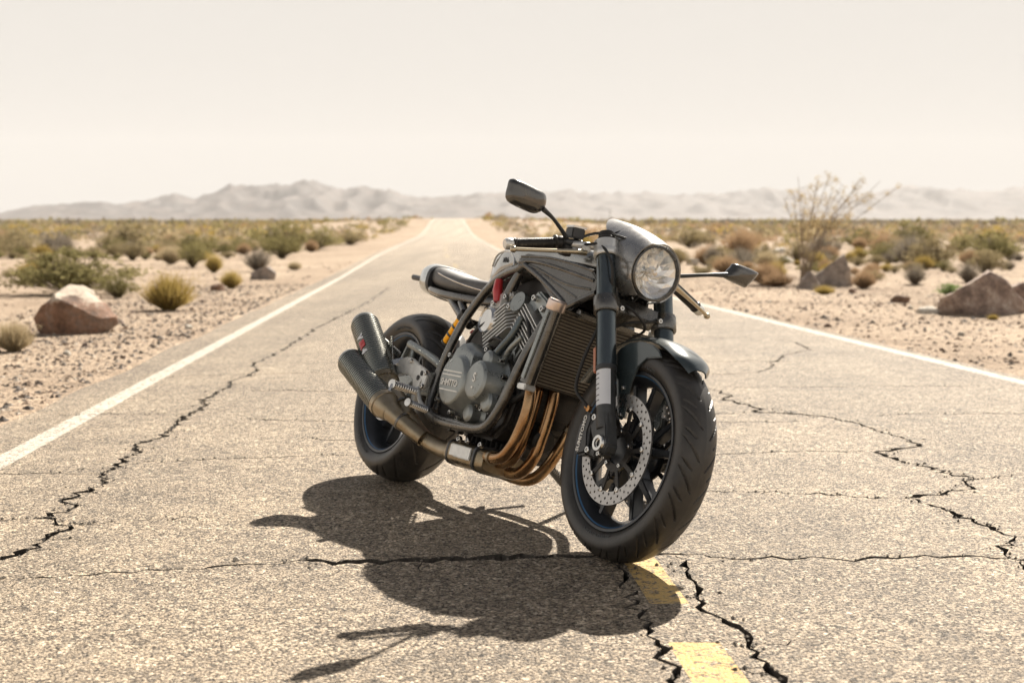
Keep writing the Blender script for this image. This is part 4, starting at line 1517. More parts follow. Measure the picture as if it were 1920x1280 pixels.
# ---------------------------------------------------------------- handlebars, levers, mirrors
for sg in (-1, 1):
    hb = MB()
    hb.revolve([(.0290, -.014), (.0370, -.014), (.0370, .014), (.0290, .014)], (fk(.862), sg * .105, .862), kd_, 24, closed=True)
    hb.tube([(fk(.862) - .03, sg * .120, .858), (1.135, sg * .165, .852), (1.098, sg * .205, .843), (1.083, sg * .345, .800)], .011, n=14)
    bar_ = part(hb, 'handlebar', 'alu')
    g0, g1 = Vector((1.099, sg * .215, .842)), Vector((1.0835, sg * .345, .800))
    ax = (g1 - g0).normalized()
    L = (g1 - g0).length
    prof = [(.011, 0), (.024, .001), (.024, .005), (.0165, .008)]
    n = 22
    for k in range(n):
        f = .010 + (L - .020) * k / n
        prof += [(.0168, f), (.0168, f + .0034), (.0152, f + .0038), (.0152, f + .0052)]
    prof += [(.0165, L - .008), (.0185, L - .006), (.0185, L), (.011, L)]
    gm = MB()
    gm.revolve(prof, g0, ax, 22)
    part(gm, 'grip', 'engine_dark', bar_)
    we = MB()
    we.revolve([(.001, 0), (.015, 0), (.0175, .004), (.0175, .020), (.014, .026), (.001, .026)], g1 + ax * .001, ax, 22)
    part(we, 'bar_end', 'alu', bar_)
    sw = MB()
    sw.revolve([(.012, -.030), (.020, -.028), (.021, -.006), (.019, 0), (.012, 0)], g0 - ax * .002, ax, 18)
    sw.box((1.118, sg * .190, .826), (.030, .028, .030))
    part(sw, 'switchgear', 'engine_dark', bar_, bevel=.002)
    # master cylinder with reservoir
    mc = MB()
    mc.tube([(1.125, sg * .145, .858), (1.120, sg * .205, .850)], [.012, .011], n=14, smooth=0)
    mc.box((1.118, sg * .172, .884), (.040, .044, .030), Matrix.Rotation(.1, 4, 'X'))
    ms = part(mc, 'master_cylinder', 'black', bar_, bevel=.003)
    lid = MB().box((1.118, sg * .172, .902), (.044, .048, .006), Matrix.Rotation(.1, 4, 'X'))
    part(lid, 'reservoir_lid', 'polish', bar_, bevel=.0015)
    lv = MB()
    lv.tube([(1.165, sg * .150, .832), (1.168, sg * .185, .825), (1.160, sg * .235, .812), (1.145, sg * .30, .795), (1.128, sg * .358, .780)], [.0095, .0085, .0065, .0055, .0060], n=12)
    lv.revolve([(.001, -.010), (.006, -.008), (.010, -.003), (.0105, .002), (.007, .009), (.001, .0105)], (1.126, sg * .362, .779), Vector((-.3, sg, -.2)), 16)
    part(lv, 'brake_lever' if sg < 0 else 'clutch_lever', 'lever', bar_)
    pc = MB().box((1.152, sg * .152, .842), (.040, .030, .018))
    part(pc, 'lever_perch', 'alu', bar_, bevel=.004)
    # mirror
    P = [(-.454, .957), (-.381, .953), (-.343, .944), (-.336, .908), (-.355, .887), (-.384, .884), (-.453, .893), (-.463, .931)] if sg < 0 else \
        [(.374, .953), (.455, .951), (.462, .940), (.432, .897), (.420, .893), (.347, .899), (.344, .914), (.358, .938)]
    cx_ = sum(p[0] for p in P) / len(P)
    cz_ = sum(p[1] for p in P) / len(P)
    ring = catmull([(p[0], p[1], 0) for p in P], 4, True)
    def rg_(s, x): return [(x, cx_ + (p.x - cx_) * s, cz_ + (p.y - cz_) * s) for p in ring]
    mm = MB()
    mm.loft([rg_(.93, 1.178), rg_(1.0, 1.181), rg_(1.0, 1.188), rg_(.93, 1.200), rg_(.72, 1.208), rg_(.35, 1.213)])
    mo = part(mm, 'mirror', 'cover', bike, sharp=50)
    mg = MB().loft([rg_(.90, 1.1765), rg_(.90, 1.178)])
    part(mg, 'mirror_glass', 'mglass', mo)
    ss = MB()
    p_end = (1.196, -.345, .905) if sg < 0 else (1.194, .352, .910)
    ss.tube([(1.120, sg * .200, .862), (1.140, sg * .222, .868), (1.175, sg * .290, .892), p_end], [.0085, .0065, .0055, .0085], n=12)
    part(ss, 'mirror_stalk', 'black', mo)
# brake hose down the right fork leg, throttle cables
bh = MB()
bh.tube([(1.27, -.10, .655), (1.272, -.118, .60), (1.262, -.128, .52), (1.262, -.128, .44), (1.300, -.112, .405), (1.318, -.105, .392)], .0052, n=10)
part(bh, 'brake_hose', 'hose')
bf2 = MB()
bf2.revolve([(.001, 0), (.009, 0), (.009, .010), (.001, .012)], (1.318, -.100, .392), (0, -1, 0), 12)
bf2.revolve([(.001, 0), (.0065, 0), (.0065, .022), (.001, .022)], (1.300, -.104, .395), (1, 0, -.3), 10)
part(bf2, 'hose_fitting', 'copper')
for pts in ([(1.10, -.17, .86), (1.17, -.12, .90), (1.26, -.05, .885), (1.24, .02, .80), (1.18, .02, .72)],
            [(1.11, .17, .86), (1.18, .13, .90), (1.26, .07, .89), (1.25, .04, .80), (1.18, .02, .70)],
            [(1.13, -.16, .85), (1.21, -.135, .86), (1.275, -.12, .80), (1.262, -.09, .70)],
            [(1.20, .10, .73), (1.29, .06, .69), (1.27, -.02, .66), (1.20, -.05, .62)],
            [(1.22, -.06, .72), (1.29, -.03, .70), (1.28, .04, .66), (1.19, .05, .62)]):
    cb = MB()
    cb.tube(pts, .0042, n=8)
    part(cb, 'cable', 'hose')

# ---------------------------------------------------------------- headlight and bikini cowl
HC = Vector((1.318, 0, .816))
ha = Vector((1, 0, -.05)).normalized()
bk = MB()
bk.revolve([(.001, -.10), (.045, -.092), (.068, -.062), (.0775, -.02), (.078, .002), (.0755, .002), (.0745, -.02), (.065, -.060), (.042, -.088), (.001, -.095)], HC, ha, 48)
hl = part(bk, 'headlight', 'black')
rf = MB()
prof = [(.008, -.036)]
for k in range(1, 9): prof.append((.008 + .066 * k / 8, -.036 + .034 * (k / 8) ** 2))
rf.revolve(prof, HC, ha, 32)
rfr = random.Random(8)
rf = MB()
rf.revolve([(.010, -.040), (.026, -.036), (.042, -.028), (.058, -.016), (.0735, -.003), (.0738, -.005), (.058, -.028), (.042, -.040), (.010, -.052)], HC, ha, 18, closed=True)
rf.v = [tuple(Vector(p) + ha * (rfr.uniform(-.005, .006) if (Vector(p) - HC).length < .07 else 0)) for p in rf.v]
part(rf, 'reflector_bowl', 'bowl', hl, sharp=1)
bu_ = MB()
bu_.revolve([(.001, .0), (.008, -.001), (.012, -.010), (.012, -.035), (.001, -.035)], HC, ha, 20)
bu_.bar(HC + Vector((-.01, -.072, 0)), HC + Vector((-.01, .072, 0)), .008, .008, .006)
part(bu_, 'bulb_shield', 'polish', hl)
ln = MB()
ln.revolve([(.0001, .0205), (.015, .020), (.035, .018), (.055, .0135), (.069, .0055), (.0738, -.002), (.0745, -.001), (.070, .007), (.055, .015), (.035, .0195), (.015, .0215), (.0001, .022)], HC, ha, 48)
part(ln, 'lens', 'glass', hl, sharp=60)
bz = MB()
bz.revolve([(.0735, -.006), (.0735, .006), (.0765, .011), (.0800, .009), (.0815, .002), (.0815, -.010)], HC, ha, 64, closed=True)
part(bz, 'bezel', 'cover', hl)

def shell(grid, th, closed=False):
    """two-sided thin shell from grid[i][j] of points."""
    ni, nj = len(grid), len(grid[0])
    nrm = []
    for i in range(ni):
        row = []
        for j in range(nj):
            a = Vector(grid[min(i + 1, ni - 1)][j]) - Vector(grid[max(i - 1, 0)][j])
            b_ = Vector(grid[i][min(j + 1, nj - 1)]) - Vector(grid[i][max(j - 1, 0)])
            n_ = a.cross(b_)
            row.append(n_.normalized() if n_.length > 1e-9 else Vector((0, 0, 1)))
        nrm.append(row)
    vs = [Vector(grid[i][j]) for i in range(ni) for j in range(nj)] + [Vector(grid[i][j]) - nrm[i][j] * th for i in range(ni) for j in range(nj)]
    o = ni * nj
    fs = []
    for i in range(ni - 1):
        for j in range(nj - 1):
            a, b_, c, d = i * nj + j, i * nj + j + 1, (i + 1) * nj + j + 1, (i + 1) * nj + j
            fs += [(a, b_, c, d), (o + d, o + c, o + b_, o + a)]
    for i in range(ni - 1):
        for j in (0, nj - 1):
            fs.append((i * nj + j, (i + 1) * nj + j, o + (i + 1) * nj + j, o + i * nj + j))
    for j in range(nj - 1):
        for i in (0, ni - 1):
            fs.append((i * nj + j, i * nj + j + 1, o + i * nj + j + 1, o + i * nj + j))
    return MB().add(vs, fs)
gr_ = []
for i in range(19):
    f = i / 18
    row = []
    for j in range(49):
        ph = math.radians(-150 + 300 * j / 48)
        c = abs(ph)
        top = max(0, math.cos(ph)) ** 2.4
        Lg = .085 + .185 * top - .02 * max(0, -math.cos(ph))
        Rr = .091 + .068 * top
        r = .0835 + (Rr - .0835) * (f ** .85) + .006 * math.sin(f * PI) * top
        x = 1.322 + .006 * math.cos(ph) - Lg * f
        row.append((x, math.sin(ph) * r * (.98), HC.z + math.cos(ph) * r - .0 * f))
    gr_.append(row)
cw = shell(gr_, .004)
cowl = part(cw, 'headlight_cowl', 'cowl', bike, sharp=50)
for a in (-62, 62):
    q = gr_[15][int((a + 150) / 300 * 48)]
    bolt(q, Vector((0, q[1], q[2] - HC.z)), .006, cowl, .004)

# ---------------------------------------------------------------- front fender
gr_ = []
for i in range(33):
    a = math.radians(52.5 + (148 - 52.5) * i / 32)
    tip = min(1, i / 4)
    row = []
    for j in range(17):
        v = -1 + 2 * j / 16
        hw = .062 * (.45 + .55 * math.sin(tip * PI / 2)) 
        y = v * hw
        r = .325 - .016 * abs(v) ** 3 - (.006 if i < 2 else 0) * (1 - i / 2)
        row.append((FX + r * math.cos(a), y, FZ + r * math.sin(a)))
    gr_.append(row)
fe = part(shell(gr_, .004), 'front_fender', 'teal', bike, sharp=45)
for sg in (-1, 1):
    pb = MB()
    pb.prism([(1.318, .548), (1.335, .578), (1.375, .598), (1.430, .606), (1.485, .600), (1.520, .586), (1.540, .568), (1.520, .566), (1.475, .560), (1.445, .535), (1.432, .490), (1.430, .440), (1.436, .395), (1.428, .381), (1.410, .383), (1.392, .415), (1.365, .470), (1.335, .520)], sg * .0605, sg * .0665)
    o_ = part(pb, 'fender_bracket', 'teal', fe, bevel=.0025)
    for p in ((1.400, .470), (1.417, .395)):
        bolt((p[0], sg * .0665, p[1]), (0, sg, 0), .0075, o_, .004)

# ---------------------------------------------------------------- tank and frame
def se_ring(s, hw, u0, u1, n=36, e=2.6, dy=0):
    out = []
    cz = (u0 + u1) / 2
    hh = (u1 - u0) / 2
    for k in range(n):
        a = 2 * PI * k / n
        c, s_ = math.cos(a), math.sin(a)
        out.append((s, dy + hw * math.copysign(abs(c) ** (2 / e), c), cz + hh * math.copysign(abs(s_) ** (2 / e), s_)))
    return out
tk = MB()
secs = [(.475, .030, .735, .790), (.487, .060, .715, .825), (.515, .088, .700, .850), (.57, .112, .700, .868), (.65, .135, .735, .880), (.76, .148, .755, .887), (.88, .150, .765, .888), (1.0, .135, .775, .880), (1.09, .105, .785, .866), (1.14, .075, .79, .85), (1.15, .05, .80, .84)]
xs = np.array([q[0] for q in secs])
def sm_(x, k):
    return float(np.interp(x, xs, [q[k] for q in secs]))
rings = []
for x in sorted(set(list(np.linspace(.475, 1.15, 34)) + [.480, .490, 1.145])):
    rings.append(se_ring(x, sm_(x, 1), sm_(x, 2), sm_(x, 3), 44, 3.0))
tk.loft(rings)
tank = part(tk, 'fuel_tank', 'tank', bike, sharp=60)
for sg in (-1, 1):
    # lip along the knee recess
    lp = MB()
    lp.tube([(.575, sg * .108, .704), (.605, sg * .117, .738), (.650, sg * .130, .762), (.710, sg * .142, .776), (.765, sg * .148, .781)], .006, n=10)
    part(lp, 'tank_lip', 'frame', tank)
    kp = MB()
    kp.tube([(.562, sg * .1125, .790), (.585, sg * .1195, .822), (.635, sg * .128, .836), (.700, sg * .138, .834), (.750, sg * .1455, .812), (.770, sg * .150, .784)], .0035, n=8)
    part(kp, 'knee_panel_edge', 'alu', tank)
e1, e2 = Vector((1, -.12, 0)).normalized(), Vector((0, .12, 1)).normalized()
text_mesh('lettering', 'VR6', .026, Matrix.Translation((.690, -.1405, .805)) @ Matrix((e1, e2, e1.cross(e2))).transposed().to_4x4(), K['dtext'], tank, .001)
cap_ = MB()
cap_.revolve([(.001, .0), (.040, 0), (.042, .004), (.040, .010), (.032, .013), (.001, .014)], (.86, 0, .886), (0, 0, 1), 32)
part(cap_, 'fuel_cap', 'polish', tank)

# side frame truss: cast plate with ribs, both sides
def ywall(s, sg): return sg * (.160 - max(0, s - .86) * .21)
for sg in (-1, 1):
    fp = MB()
    fp.prism([(.815, .782), (.820, .808), (.860, .822), (.95, .818), (1.05, .808), (1.15, .792), (1.183, .765), (1.190, .722), (1.150, .702), (1.082, .648), (1.062, .655), (.985, .712), (.905, .768), (.87, .776)], -.006, .006)
    fp.v = [(x, y + ywall(x, sg) + sg * .0, z) for x, y, z in fp.v]
    pl = part(fp, 'frame_plate', 'cover', bike, bevel=.003)
    ribs = [([(.83, .793), (.90, .799), (1.02, .786), (1.17, .762)], .006), ([(.835, .792), (.92, .778), (1.06, .742), (1.165, .735)], .0045),
            ([(.86, .786), (.95, .748), (1.06, .690), (1.078, .668)], .009), ([(1.07, .664), (1.12, .690), (1.19, .725)], .010),
            ([(.93, .772), (1.02, .738), (1.115, .706)], .0035), ([(.83, .812), (.95, .816), (1.06, .806), (1.16, .790)], .004)]
    for pts, r in ribs:
        rb = MB()
        rb.tube([(x, ywall(x, sg) + sg * .005, z) for x, z in pts], r, n=10)
        part(rb, 'frame_rib', 'frame', pl)
    for loop in ([(.835, sg * .150, .790), (.80, sg * .148, .775), (.73, sg * .142, .762), (.65, sg * .133, .735), (.565, sg * .125, .680), (.513, sg * .135, .600), (.490, sg * .150, .500), (.468, sg * .155, .400), (.478, sg * .165, .310), (.505, sg * .172, .272), (.60, sg * .178, .256), (.78, sg * .180, .256), (.90, sg * .180, .268), (.955, sg * .180, .320), (.985, sg * .178, .400), (1.02, sg * .170, .515), (1.062, sg * .150, .640)],):
        fl = MB()
        fl.tube(loop, [.013, .014, .015, .015, .015, .0145, .0145, .0145, .0155, .017, .0175, .0175, .0175, .0175, .017, .017, .016], n=14)
        part(fl, 'frame_tube', 'frame', pl)
    di = MB()
    di.tube([(.800, sg * .140, .765), (.770, sg * .142, .690), (.765, sg * .143, .640), (.74, sg * .150, .50)], [.014, .019, .016, .014], n=12)
    part(di, 'frame_strut', 'frame', pl)
    for a, b_ in (((.275, .675), (.448, .600)), ((.36, .665), (.490, .585))):
        sb = MB()
        sb.tube([(a[0], sg * .085, a[1]), (b_[0], sg * .10, b_[1])], .0145, n=12, smooth=0)
        part(sb, 'subframe_tube', 'frame', pl)
for s_, z_, y_ in ((.43, .60, .09), (1.13, .66, .10), (.52, .30, .16)):
    cm = MB()
    cm.tube([(s_, -y_, z_), (s_, y_, z_)], .014, n=10, smooth=0)
    part(cm, 'cross_member', 'frame')

# ---------------------------------------------------------------- seat and tail
st_ = MB()
ss_ = [(.02, .060, .735, .790), (.05, .078, .715, .805), (.12, .098, .695, .802), (.22, .108, .682, .785), (.34, .104, .675, .768), (.45, .090, .672, .762), (.53, .072, .674, .760), (.555, .055, .685, .745)]
rings = []
X_ = [q[0] for q in ss_]
for x in np.linspace(.02, .555, 26):
    a = [float(np.interp(x, X_, [q[k] for q in ss_])) for k in (1, 2, 3)]
    rings.append(se_ring(x, a[0], a[1] + .018, a[2] - .008, 36, 3.2))
st_.loft(rings)
seat = part(st_, 'seat', 'seat', bike, sharp=60)
for sg in (-1, 1):
    sp_ = MB()
    sp_.tube([(.10, sg * .088, .772), (.20, sg * .104, .752), (.34, sg * .102, .728), (.48, sg * .085, .712), (.54, sg * .062, .712)], .0028, n=6)
    part(sp_, 'seat_piping', 'polish', seat)
sp_ = MB()
rings = []
for x in np.linspace(.03, .56, 20):
    a = [float(np.interp(x, X_, [q[k] for q in ss_])) for k in (1, 2, 3)]
    rings.append(se_ring(x, a[0] + .004, a[1] - .012, a[1] + .022, 28, 5))
sp_.loft(rings)
part(sp_, 'seat_pan', 'cover', bike, sharp=50)
tl = MB()
rings = []
for x, hw, a, b_ in ((-.080, .030, .730, .758), (-.076, .045, .718, .772), (-.056, .064, .702, .792), (-.02, .082, .693, .806), (.02, .094, .688, .810), (.05, .100, .684, .807), (.078, .104, .682, .802)):
    rings.append(se_ring(x, hw, a, b_, 36, 2.8))
tl.loft(rings)
tc_ = part(tl, 'tail_cowl', 'tail', bike, sharp=60)
tb_ = MB()
tb_.loft([se_ring(.0785, .1055, .680, .804, 36, 2.8), se_ring(.098, .1045, .680, .799, 36, 2.8)])
part(tb_, 'tail_band', 'black', tc_)
td = MB()
td.tube([(-.07, 0, .752), (-.245, 0, .763)], [.010, .011], n=12, smooth=0)
part(td, 'rear_turn_signal', 'black', tc_)
td = MB()
td.tube([(-.065, .03, .728), (-.105, .03, .715)], [.008, .009], n=10, smooth=0)
part(td, 'tail_lamp_bracket', 'black', tc_)

# ---------------------------------------------------------------- shock
sh = MB()
p0, p1 = Vector((.215, -.085, .560)), Vector((.10, -.085, .62))
sh.tube([(.356, -.10, .515), (.428, -.10, .609)], .018, n=20, smooth=0)
shk = part(sh, 'shock_reservoir', 'gold')
for f, r_ in ((.0, .0195), (.32, .0190), (.62, .0190), (.94, .0205)):
    q = Vector((.356, -.10, .515)).lerp(Vector((.428, -.10, .609)), f)
    ri = MB()
    d_ = Vector((.072, 0, .094)).normalized()
    ri.revolve([(.001, 0), (r_, 0), (r_, .008), (.001, .008)], q, d_, 20)
    part(ri, 'clamp_band', 'black', shk)
cp = MB()
cp.tube([(.428, -.10, .609), (.442, -.10, .628)], [.021, .019], n=20, smooth=0)
part(cp, 'reservoir_cap', 'engine_dark', shk)
spg = MB()
pts = []
for k in range(90):
    a = k * 2 * PI / 12
    q = Vector((.33, 0, .36)).lerp(Vector((.40, 0, .60)), k / 89)
    pts.append(q + Vector((math.cos(a) * .032, math.sin(a) * .032, 0)))
spg.tube(pts, .006, n=7, smooth=0)
part(spg, 'shock_spring', 'red')
sb = MB()
sb.tube([(.325, 0, .33), (.405, 0, .62)], .018, n=12, smooth=0)
part(sb, 'shock_body', 'alu')

# ---------------------------------------------------------------- swingarm
for sg in (-1, 1):
    sw = MB()
    sw.bar((.47, sg * .120, .375), (.30, sg * .125, .360), .085, .075, .030, up=(0, 1, 0))
    sw.bar((.30, sg * .125, .360), (-.02, sg * .128, .313), .075, .055, .030, .026, up=(0, 1, 0))
    sa = part(sw, 'swingarm', 'engine', bike, bevel=.006, seg=3)
    tr = MB()
    tr.tube([(.455, sg * .130, .365), (.452, sg * .128, .415), (.345, sg * .122, .450), (.125, sg * .118, .492)], .0155, n=12, smooth=3)
    tr.tube([(.125, sg * .118, .492), (.09, sg * .120, .410), (.05, sg * .124, .34)], .0115, n=10, smooth=3)
    tr.tube([(.165, sg * .120, .480), (.175, sg * .122, .370)], .0105, n=10, smooth=0)
    part(tr, 'swingarm_brace', 'engine', sa)
    an = MB()
    an.revolve([(.001, 0), (.022, 0), (.022, .012), (.012, .014), (.001, .014)], (0, sg * .142, .313), (0, sg, 0), 6)
    part(an, 'axle_nut', 'polish', sa)
pv_ = MB()
pv_.tube([(.47, -.14, .375), (.47, .14, .375)], .03, n=16, smooth=0)
part(pv_, 'swingarm_pivot', 'engine')
ch = MB()
for k in range(30):
    q = -.01 + .50 * k / 29
    for z in (.405 - .02 * (1 - k / 29), .225 + .09 * (k / 29)):
        ch.box((q, .101, z), (.013, .008, .014))
part(ch, 'chain', 'engine_dark', bike)
hg = []
for i in range(14):
    a = math.radians(20 + 62 * i / 13)
    hg.append([(.332 * math.cos(a), -.085 + .17 * j / 8, .313 + (.332 - .03 * abs(j / 4 - 1) ** 2) * math.sin(a)) for j in range(9)])

# ---------------------------------------------------------------- engine
eg = MB()
eg.prism([(.475, .300), (.520, .262), (.700, .235), (.900, .235), (.965, .290), (.985, .380), (.960, .470), (.900, .500), (.820, .520), (.700, .500), (.560, .505), (.490, .450)], -.150, .150)
eng = part(eg, 'engine', 'engine_dark', bike, bevel=.015, seg=3)
sump = MB()
sump.prism([(.62, .240), (.64, .195), (.90, .195), (.955, .240), (.955, .285), (.62, .285)], -.085, .085)
for k in range(9):
    sump.box((.66 + k * .032, 0, .222), (.007, .19, .050))
part(sump, 'sump', 'engine_dark', eng, bevel=.003)
hd2 = MB()
hd2.prism([(.935, .285), (.990, .300), (1.01, .360), (1.00, .440), (.945, .455)], -.125, .125)
for k in range(8):
    hd2.box((1.006, 0, .315 + k * .016), (.012, .25, .006))
part(hd2, 'front_casing', 'engine_dark', eng, bevel=.004)
of_ = MB()
of_.revolve([(.001, 0), (.036, 0), (.039, .005), (.039, .060), (.033, .068), (.001, .068)], (1.0, -.06, .285), (1, 0, -.25), 14)
part(of_, 'oil_filter', 'engine_dark', eng)

def side_cover(cx, cz, r_out, r_in, y_in, y_out, m, name, drop=None):
    mb = MB()
    mb.revolve([(.001, y_in + .02), (r_in + .012, y_in + .02), (r_in + .012, y_in + .006), (r_in + .004, y_in), (r_in, y_in - .006), (r_out + .010, y_out + .008), (r_out + .003, y_out + .001), (r_out, y_out), (.001, y_out)], (cx, 0, cz), (0, 1, 0), 56)
    if drop: drop(mb)
    return part(mb, name, m, eng, sharp=32)
def hump(mb):
    mb.loft([[(x, y, z) for x, y, z in ((.655 + k1, -.150, .455), (.800 + k1, -.150, .430), (.800 + k1, -.228 + k2, .440), (.665 + k1, -.228 + k2, .462))] if False else
             [(.652 + k1, -.150, .46 + k3), (.800 - k1, -.150, .44 + k3), (.796 - k1, -.222 + k2, .44 + k3), (.662 + k1, -.222 + k2, .46 + k3)] for k1, k2, k3 in ((0, 0, 0), (.008, .004, .030), (.022, .016, .050), (.040, .035, .060))])
cc = side_cover(.722, .388, .072, .098, -.160, -.238, 'engine', 'clutch_cover', hump)
e1, e2 = Vector((1, 0, 0)), Vector((0, 0, 1))
TM = Matrix((e1, e2, e1.cross(e2))).transposed().to_4x4()
text_mesh('lettering', 'SHMTTO', .030, Matrix.Translation((.716, -.2388, .377)) @ TM, K['text'], cc, .0012, None, .88, .0004)
for z, l_ in ((.414, .125), (.402, .128), (.354, .118)):
    ln_ = MB().box((.722, -.2388, z), (l_, .003, .0042))
    part(ln_, 'raised_line', 'text', cc, bevel=.0008)
c2_ = side_cover(.856, .402, .052, .072, -.160, -.232, 'engine', 'stator_cover')
text_mesh('emblem', 'S', .040, Matrix.Translation((.856, -.2328, .408)) @ TM, K['text'], c2_, .0012, None, 1, .001)
text_mesh('emblem', '-', .040, Matrix.Translation((.856, -.2328, .381)) @ TM, K['text'], c2_, .0012, None, 1, .001)
c3 = side_cover(.905, .345, .022, .034, -.155, -.205, 'engine', 'pump_cover')
c4 = side_cover(.800, .300, .018, .028, -.155, -.200, 'engine', 'filler_plug')
c5 = side_cover(.845, .475, .018, .030, -.155, -.205, 'engine', 'timing_plug')
for p in ((.640, .470), (.625, .330), (.660, .288), (.715, .275), (.775, .290), (.820, .325), (.850, .322), (.905, .318), (.930, .365), (.930, .430), (.890, .478), (.800, .480), (.820, .462), (.850, .497), (.790, .505), (.700, .500), (.630, .405), (.935, .300), (.560, .470), (.548, .320)):
    bolt((p[0], -.166, p[1]), (0, -1, 0), .0085, eng, .018, 'polish')
for p in ((.60, .27), (.66, .262), (.72, .262), (.78, .262)):
    c_ = MB()
    c_.revolve([(.001, 0), (.014, 0), (.014, .02), (.010, .022), (.001, .022)], (p[0], -.150, p[1] - .02), (0, -1, 0), 14)
    part(c_, 'drain_boss', 'engine_dark', eng)

# the two finned cylinder banks of the V
def bank(c0, dirx, sgx, name):
    ax = Vector(dirx).normalized()                       # along the cylinder
    ex = Vector((ax.z, 0, -ax.x)) if sgx > 0 else Vector((ax.z, 0, -ax.x))
    c0 = Vector(c0)
    def Q(e, d, y): return tuple(c0 + ex * e + ax * d + Vector((0, y, 0)))
    body = MB()
    for d0, d1, he, hy in ((-.04, .085, .072, .120), (.085, .215, .078, .135), (.215, .262, .072, .125)):
        vs = [Q(s * he, d, t_ * hy) for d in (d0, d1) for s, t_ in ((-1, -1), (1, -1), (1, 1), (-1, 1))]
        body.add(vs, [(3, 2, 1, 0), (4, 5, 6, 7), (0, 1, 5, 4), (1, 2, 6, 5), (2, 3, 7, 6), (3, 0, 4, 7)])
    o = part(body, name, 'engine_dark', eng, bevel=.006)
    for k in range(5):
        rb = MB()
        e = -.055 + .0275 * k
        vs = [Q(e + s * .004, d, y) for d in (.0, .118) for s, y in ((-1, -.120), (1, -.120), (1, -.138), (-1, -.138))]
        rb.add(vs, [(3, 2, 1, 0), (4, 5, 6, 7), (0, 1, 5, 4), (1, 2, 6, 5), (2, 3, 7, 6), (3, 0, 4, 7)])
        part(rb, 'barrel_rib', 'engine', o)
    for k in range(8):
        d = .128 + k * .0125
        f_ = MB()
        out = [(-.088, -.120), (-.072, -.166), (.062, -.166), (.090, -.140), (.090, .140), (.062, .166), (-.072, .166), (-.088, .120)]
        vs = [Q(e, d - .0016, y) for e, y in out] + [Q(e, d + .0016, y) for e, y in out]
        n = len(out)
        f_.add(vs, [tuple(range(n)), tuple(range(2 * n - 1, n - 1, -1))] + [(i, (i + 1) % n, (i + 1) % n + n, i + n) for i in range(n)])
        part(f_, 'fin', 'alu', o)
    return o, Q
rb_, QR = bank((.867, 0, .443), (-.54, 0, .84), 1, 'rear_cylinder')
fb_, QF = bank((.867, 0, .443), (.54, 0, .84), 1, 'front_cylinder')
cp = MB()
cp.revolve([(.001, 0), (.044, 0), (.048, -.006), (.048, -.055), (.040, -.066), (.036, -.062), (.001, -.062)], QR(-.045, .215, -.105), (0, 1, 0), 36)
part(cp, 'cam_cap', 'polish', rb_)
cp = MB()
vs = [QR(e, d, y) for y in (-.100, -.150) for e, d in ((-.07, .235), (.085, .235), (.075, .275), (.0, .290), (-.06, .275))]
cp.add(vs, [(4, 3, 2, 1, 0), (5, 6, 7, 8, 9)] + [(i, (i + 1) % 5, (i + 1) % 5 + 5, i + 5) for i in range(5)])
part(cp, 'valve_cover', 'alu', rb_, bevel=.006)
for p in ((.06, .245), (-.01, .262), (.075, .20)):
    bolt(QR(p[0], p[1], -.150), (0, -1, 0), .009, rb_, .014)
cp = MB()
vs = [QF(e, d, y) for y in (-.100, -.150) for e, d in ((-.08, .235), (.07, .235), (.06, .275), (.0, .285), (-.07, .275))]
cp.add(vs, [(4, 3, 2, 1, 0), (5, 6, 7, 8, 9)] + [(i, (i + 1) % 5, (i + 1) % 5 + 5, i + 5) for i in range(5)])
part(cp, 'valve_cover', 'engine', fb_, bevel=.006)
for p in ((-.05, .255), (.02, .262), (.06, .235)):
    bolt(QF(p[0], p[1], -.150), (0, -1, 0), .010, fb_, .016)
rd = MB()
rd.tube([(.700, -.150, .735), (.712, -.152, .700), (.724, -.150, .665)], [.013, .017, .012], n=14)
part(rd, 'spark_plug_cap', 'red', eng)
tb2 = MB()
tb2.revolve([(.001, 0), (.030, 0), (.033, .01), (.033, .05), (.001, .05)], (.86, -.11, .66), (.1, -1, .2), 20)
tb2.revolve([(.001, 0), (.026, 0), (.028, .05), (.001, .05)], (.93, -.09, .66), (.1, -1, .2), 20)
part(tb2, 'throttle_body', 'engine', eng)
airbox = MB()
airbox.prism([(.60, .60), (.66, .72), (.82, .76), (1.02, .75), (1.08, .68), (1.00, .66), (.90, .68), (.74, .66)], -.10, .10)
part(airbox, 'airbox', 'engine_dark', bike, bevel=.01)
for pts, r, m in (([(.80, -.165, .44), (.86, -.178, .50), (.91, -.172, .56), (.93, -.165, .62)], .013, 'fork'), ([(.87, -.160, .47), (.92, -.172, .52), (.96, -.165, .56)], .009, 'engine'),
                  ([(.73, -.155, .52), (.80, -.172, .545), (.86, -.170, .54)], .005, 'hose'), ([(.92, -.150, .64), (.98, -.168, .60), (1.02, -.165, .54), (1.05, -.15, .46)], .006, 'hose'),
                  ([(.90, -.17, .33), (.96, -.155, .36), (1.02, -.14, .40), (1.06, -.13, .44)], .011, 'hose'), ([(.60, -.15, .52), (.66, -.165, .56), (.72, -.16, .60)], .006, 'hose')):
    h_ = MB()
    h_.tube(pts, r, n=12)
    part(h_, 'coolant_hose', m, eng)
# dark inner mass: electrics and starter seen between the frame tubes
iv = MB()
iv.prism([(.50, .50), (.56, .66), (.62, .68), (.70, .60), (.74, .50)], -.105, .105)
part(iv, 'battery_case', 'engine_dark', bike, bevel=.01)

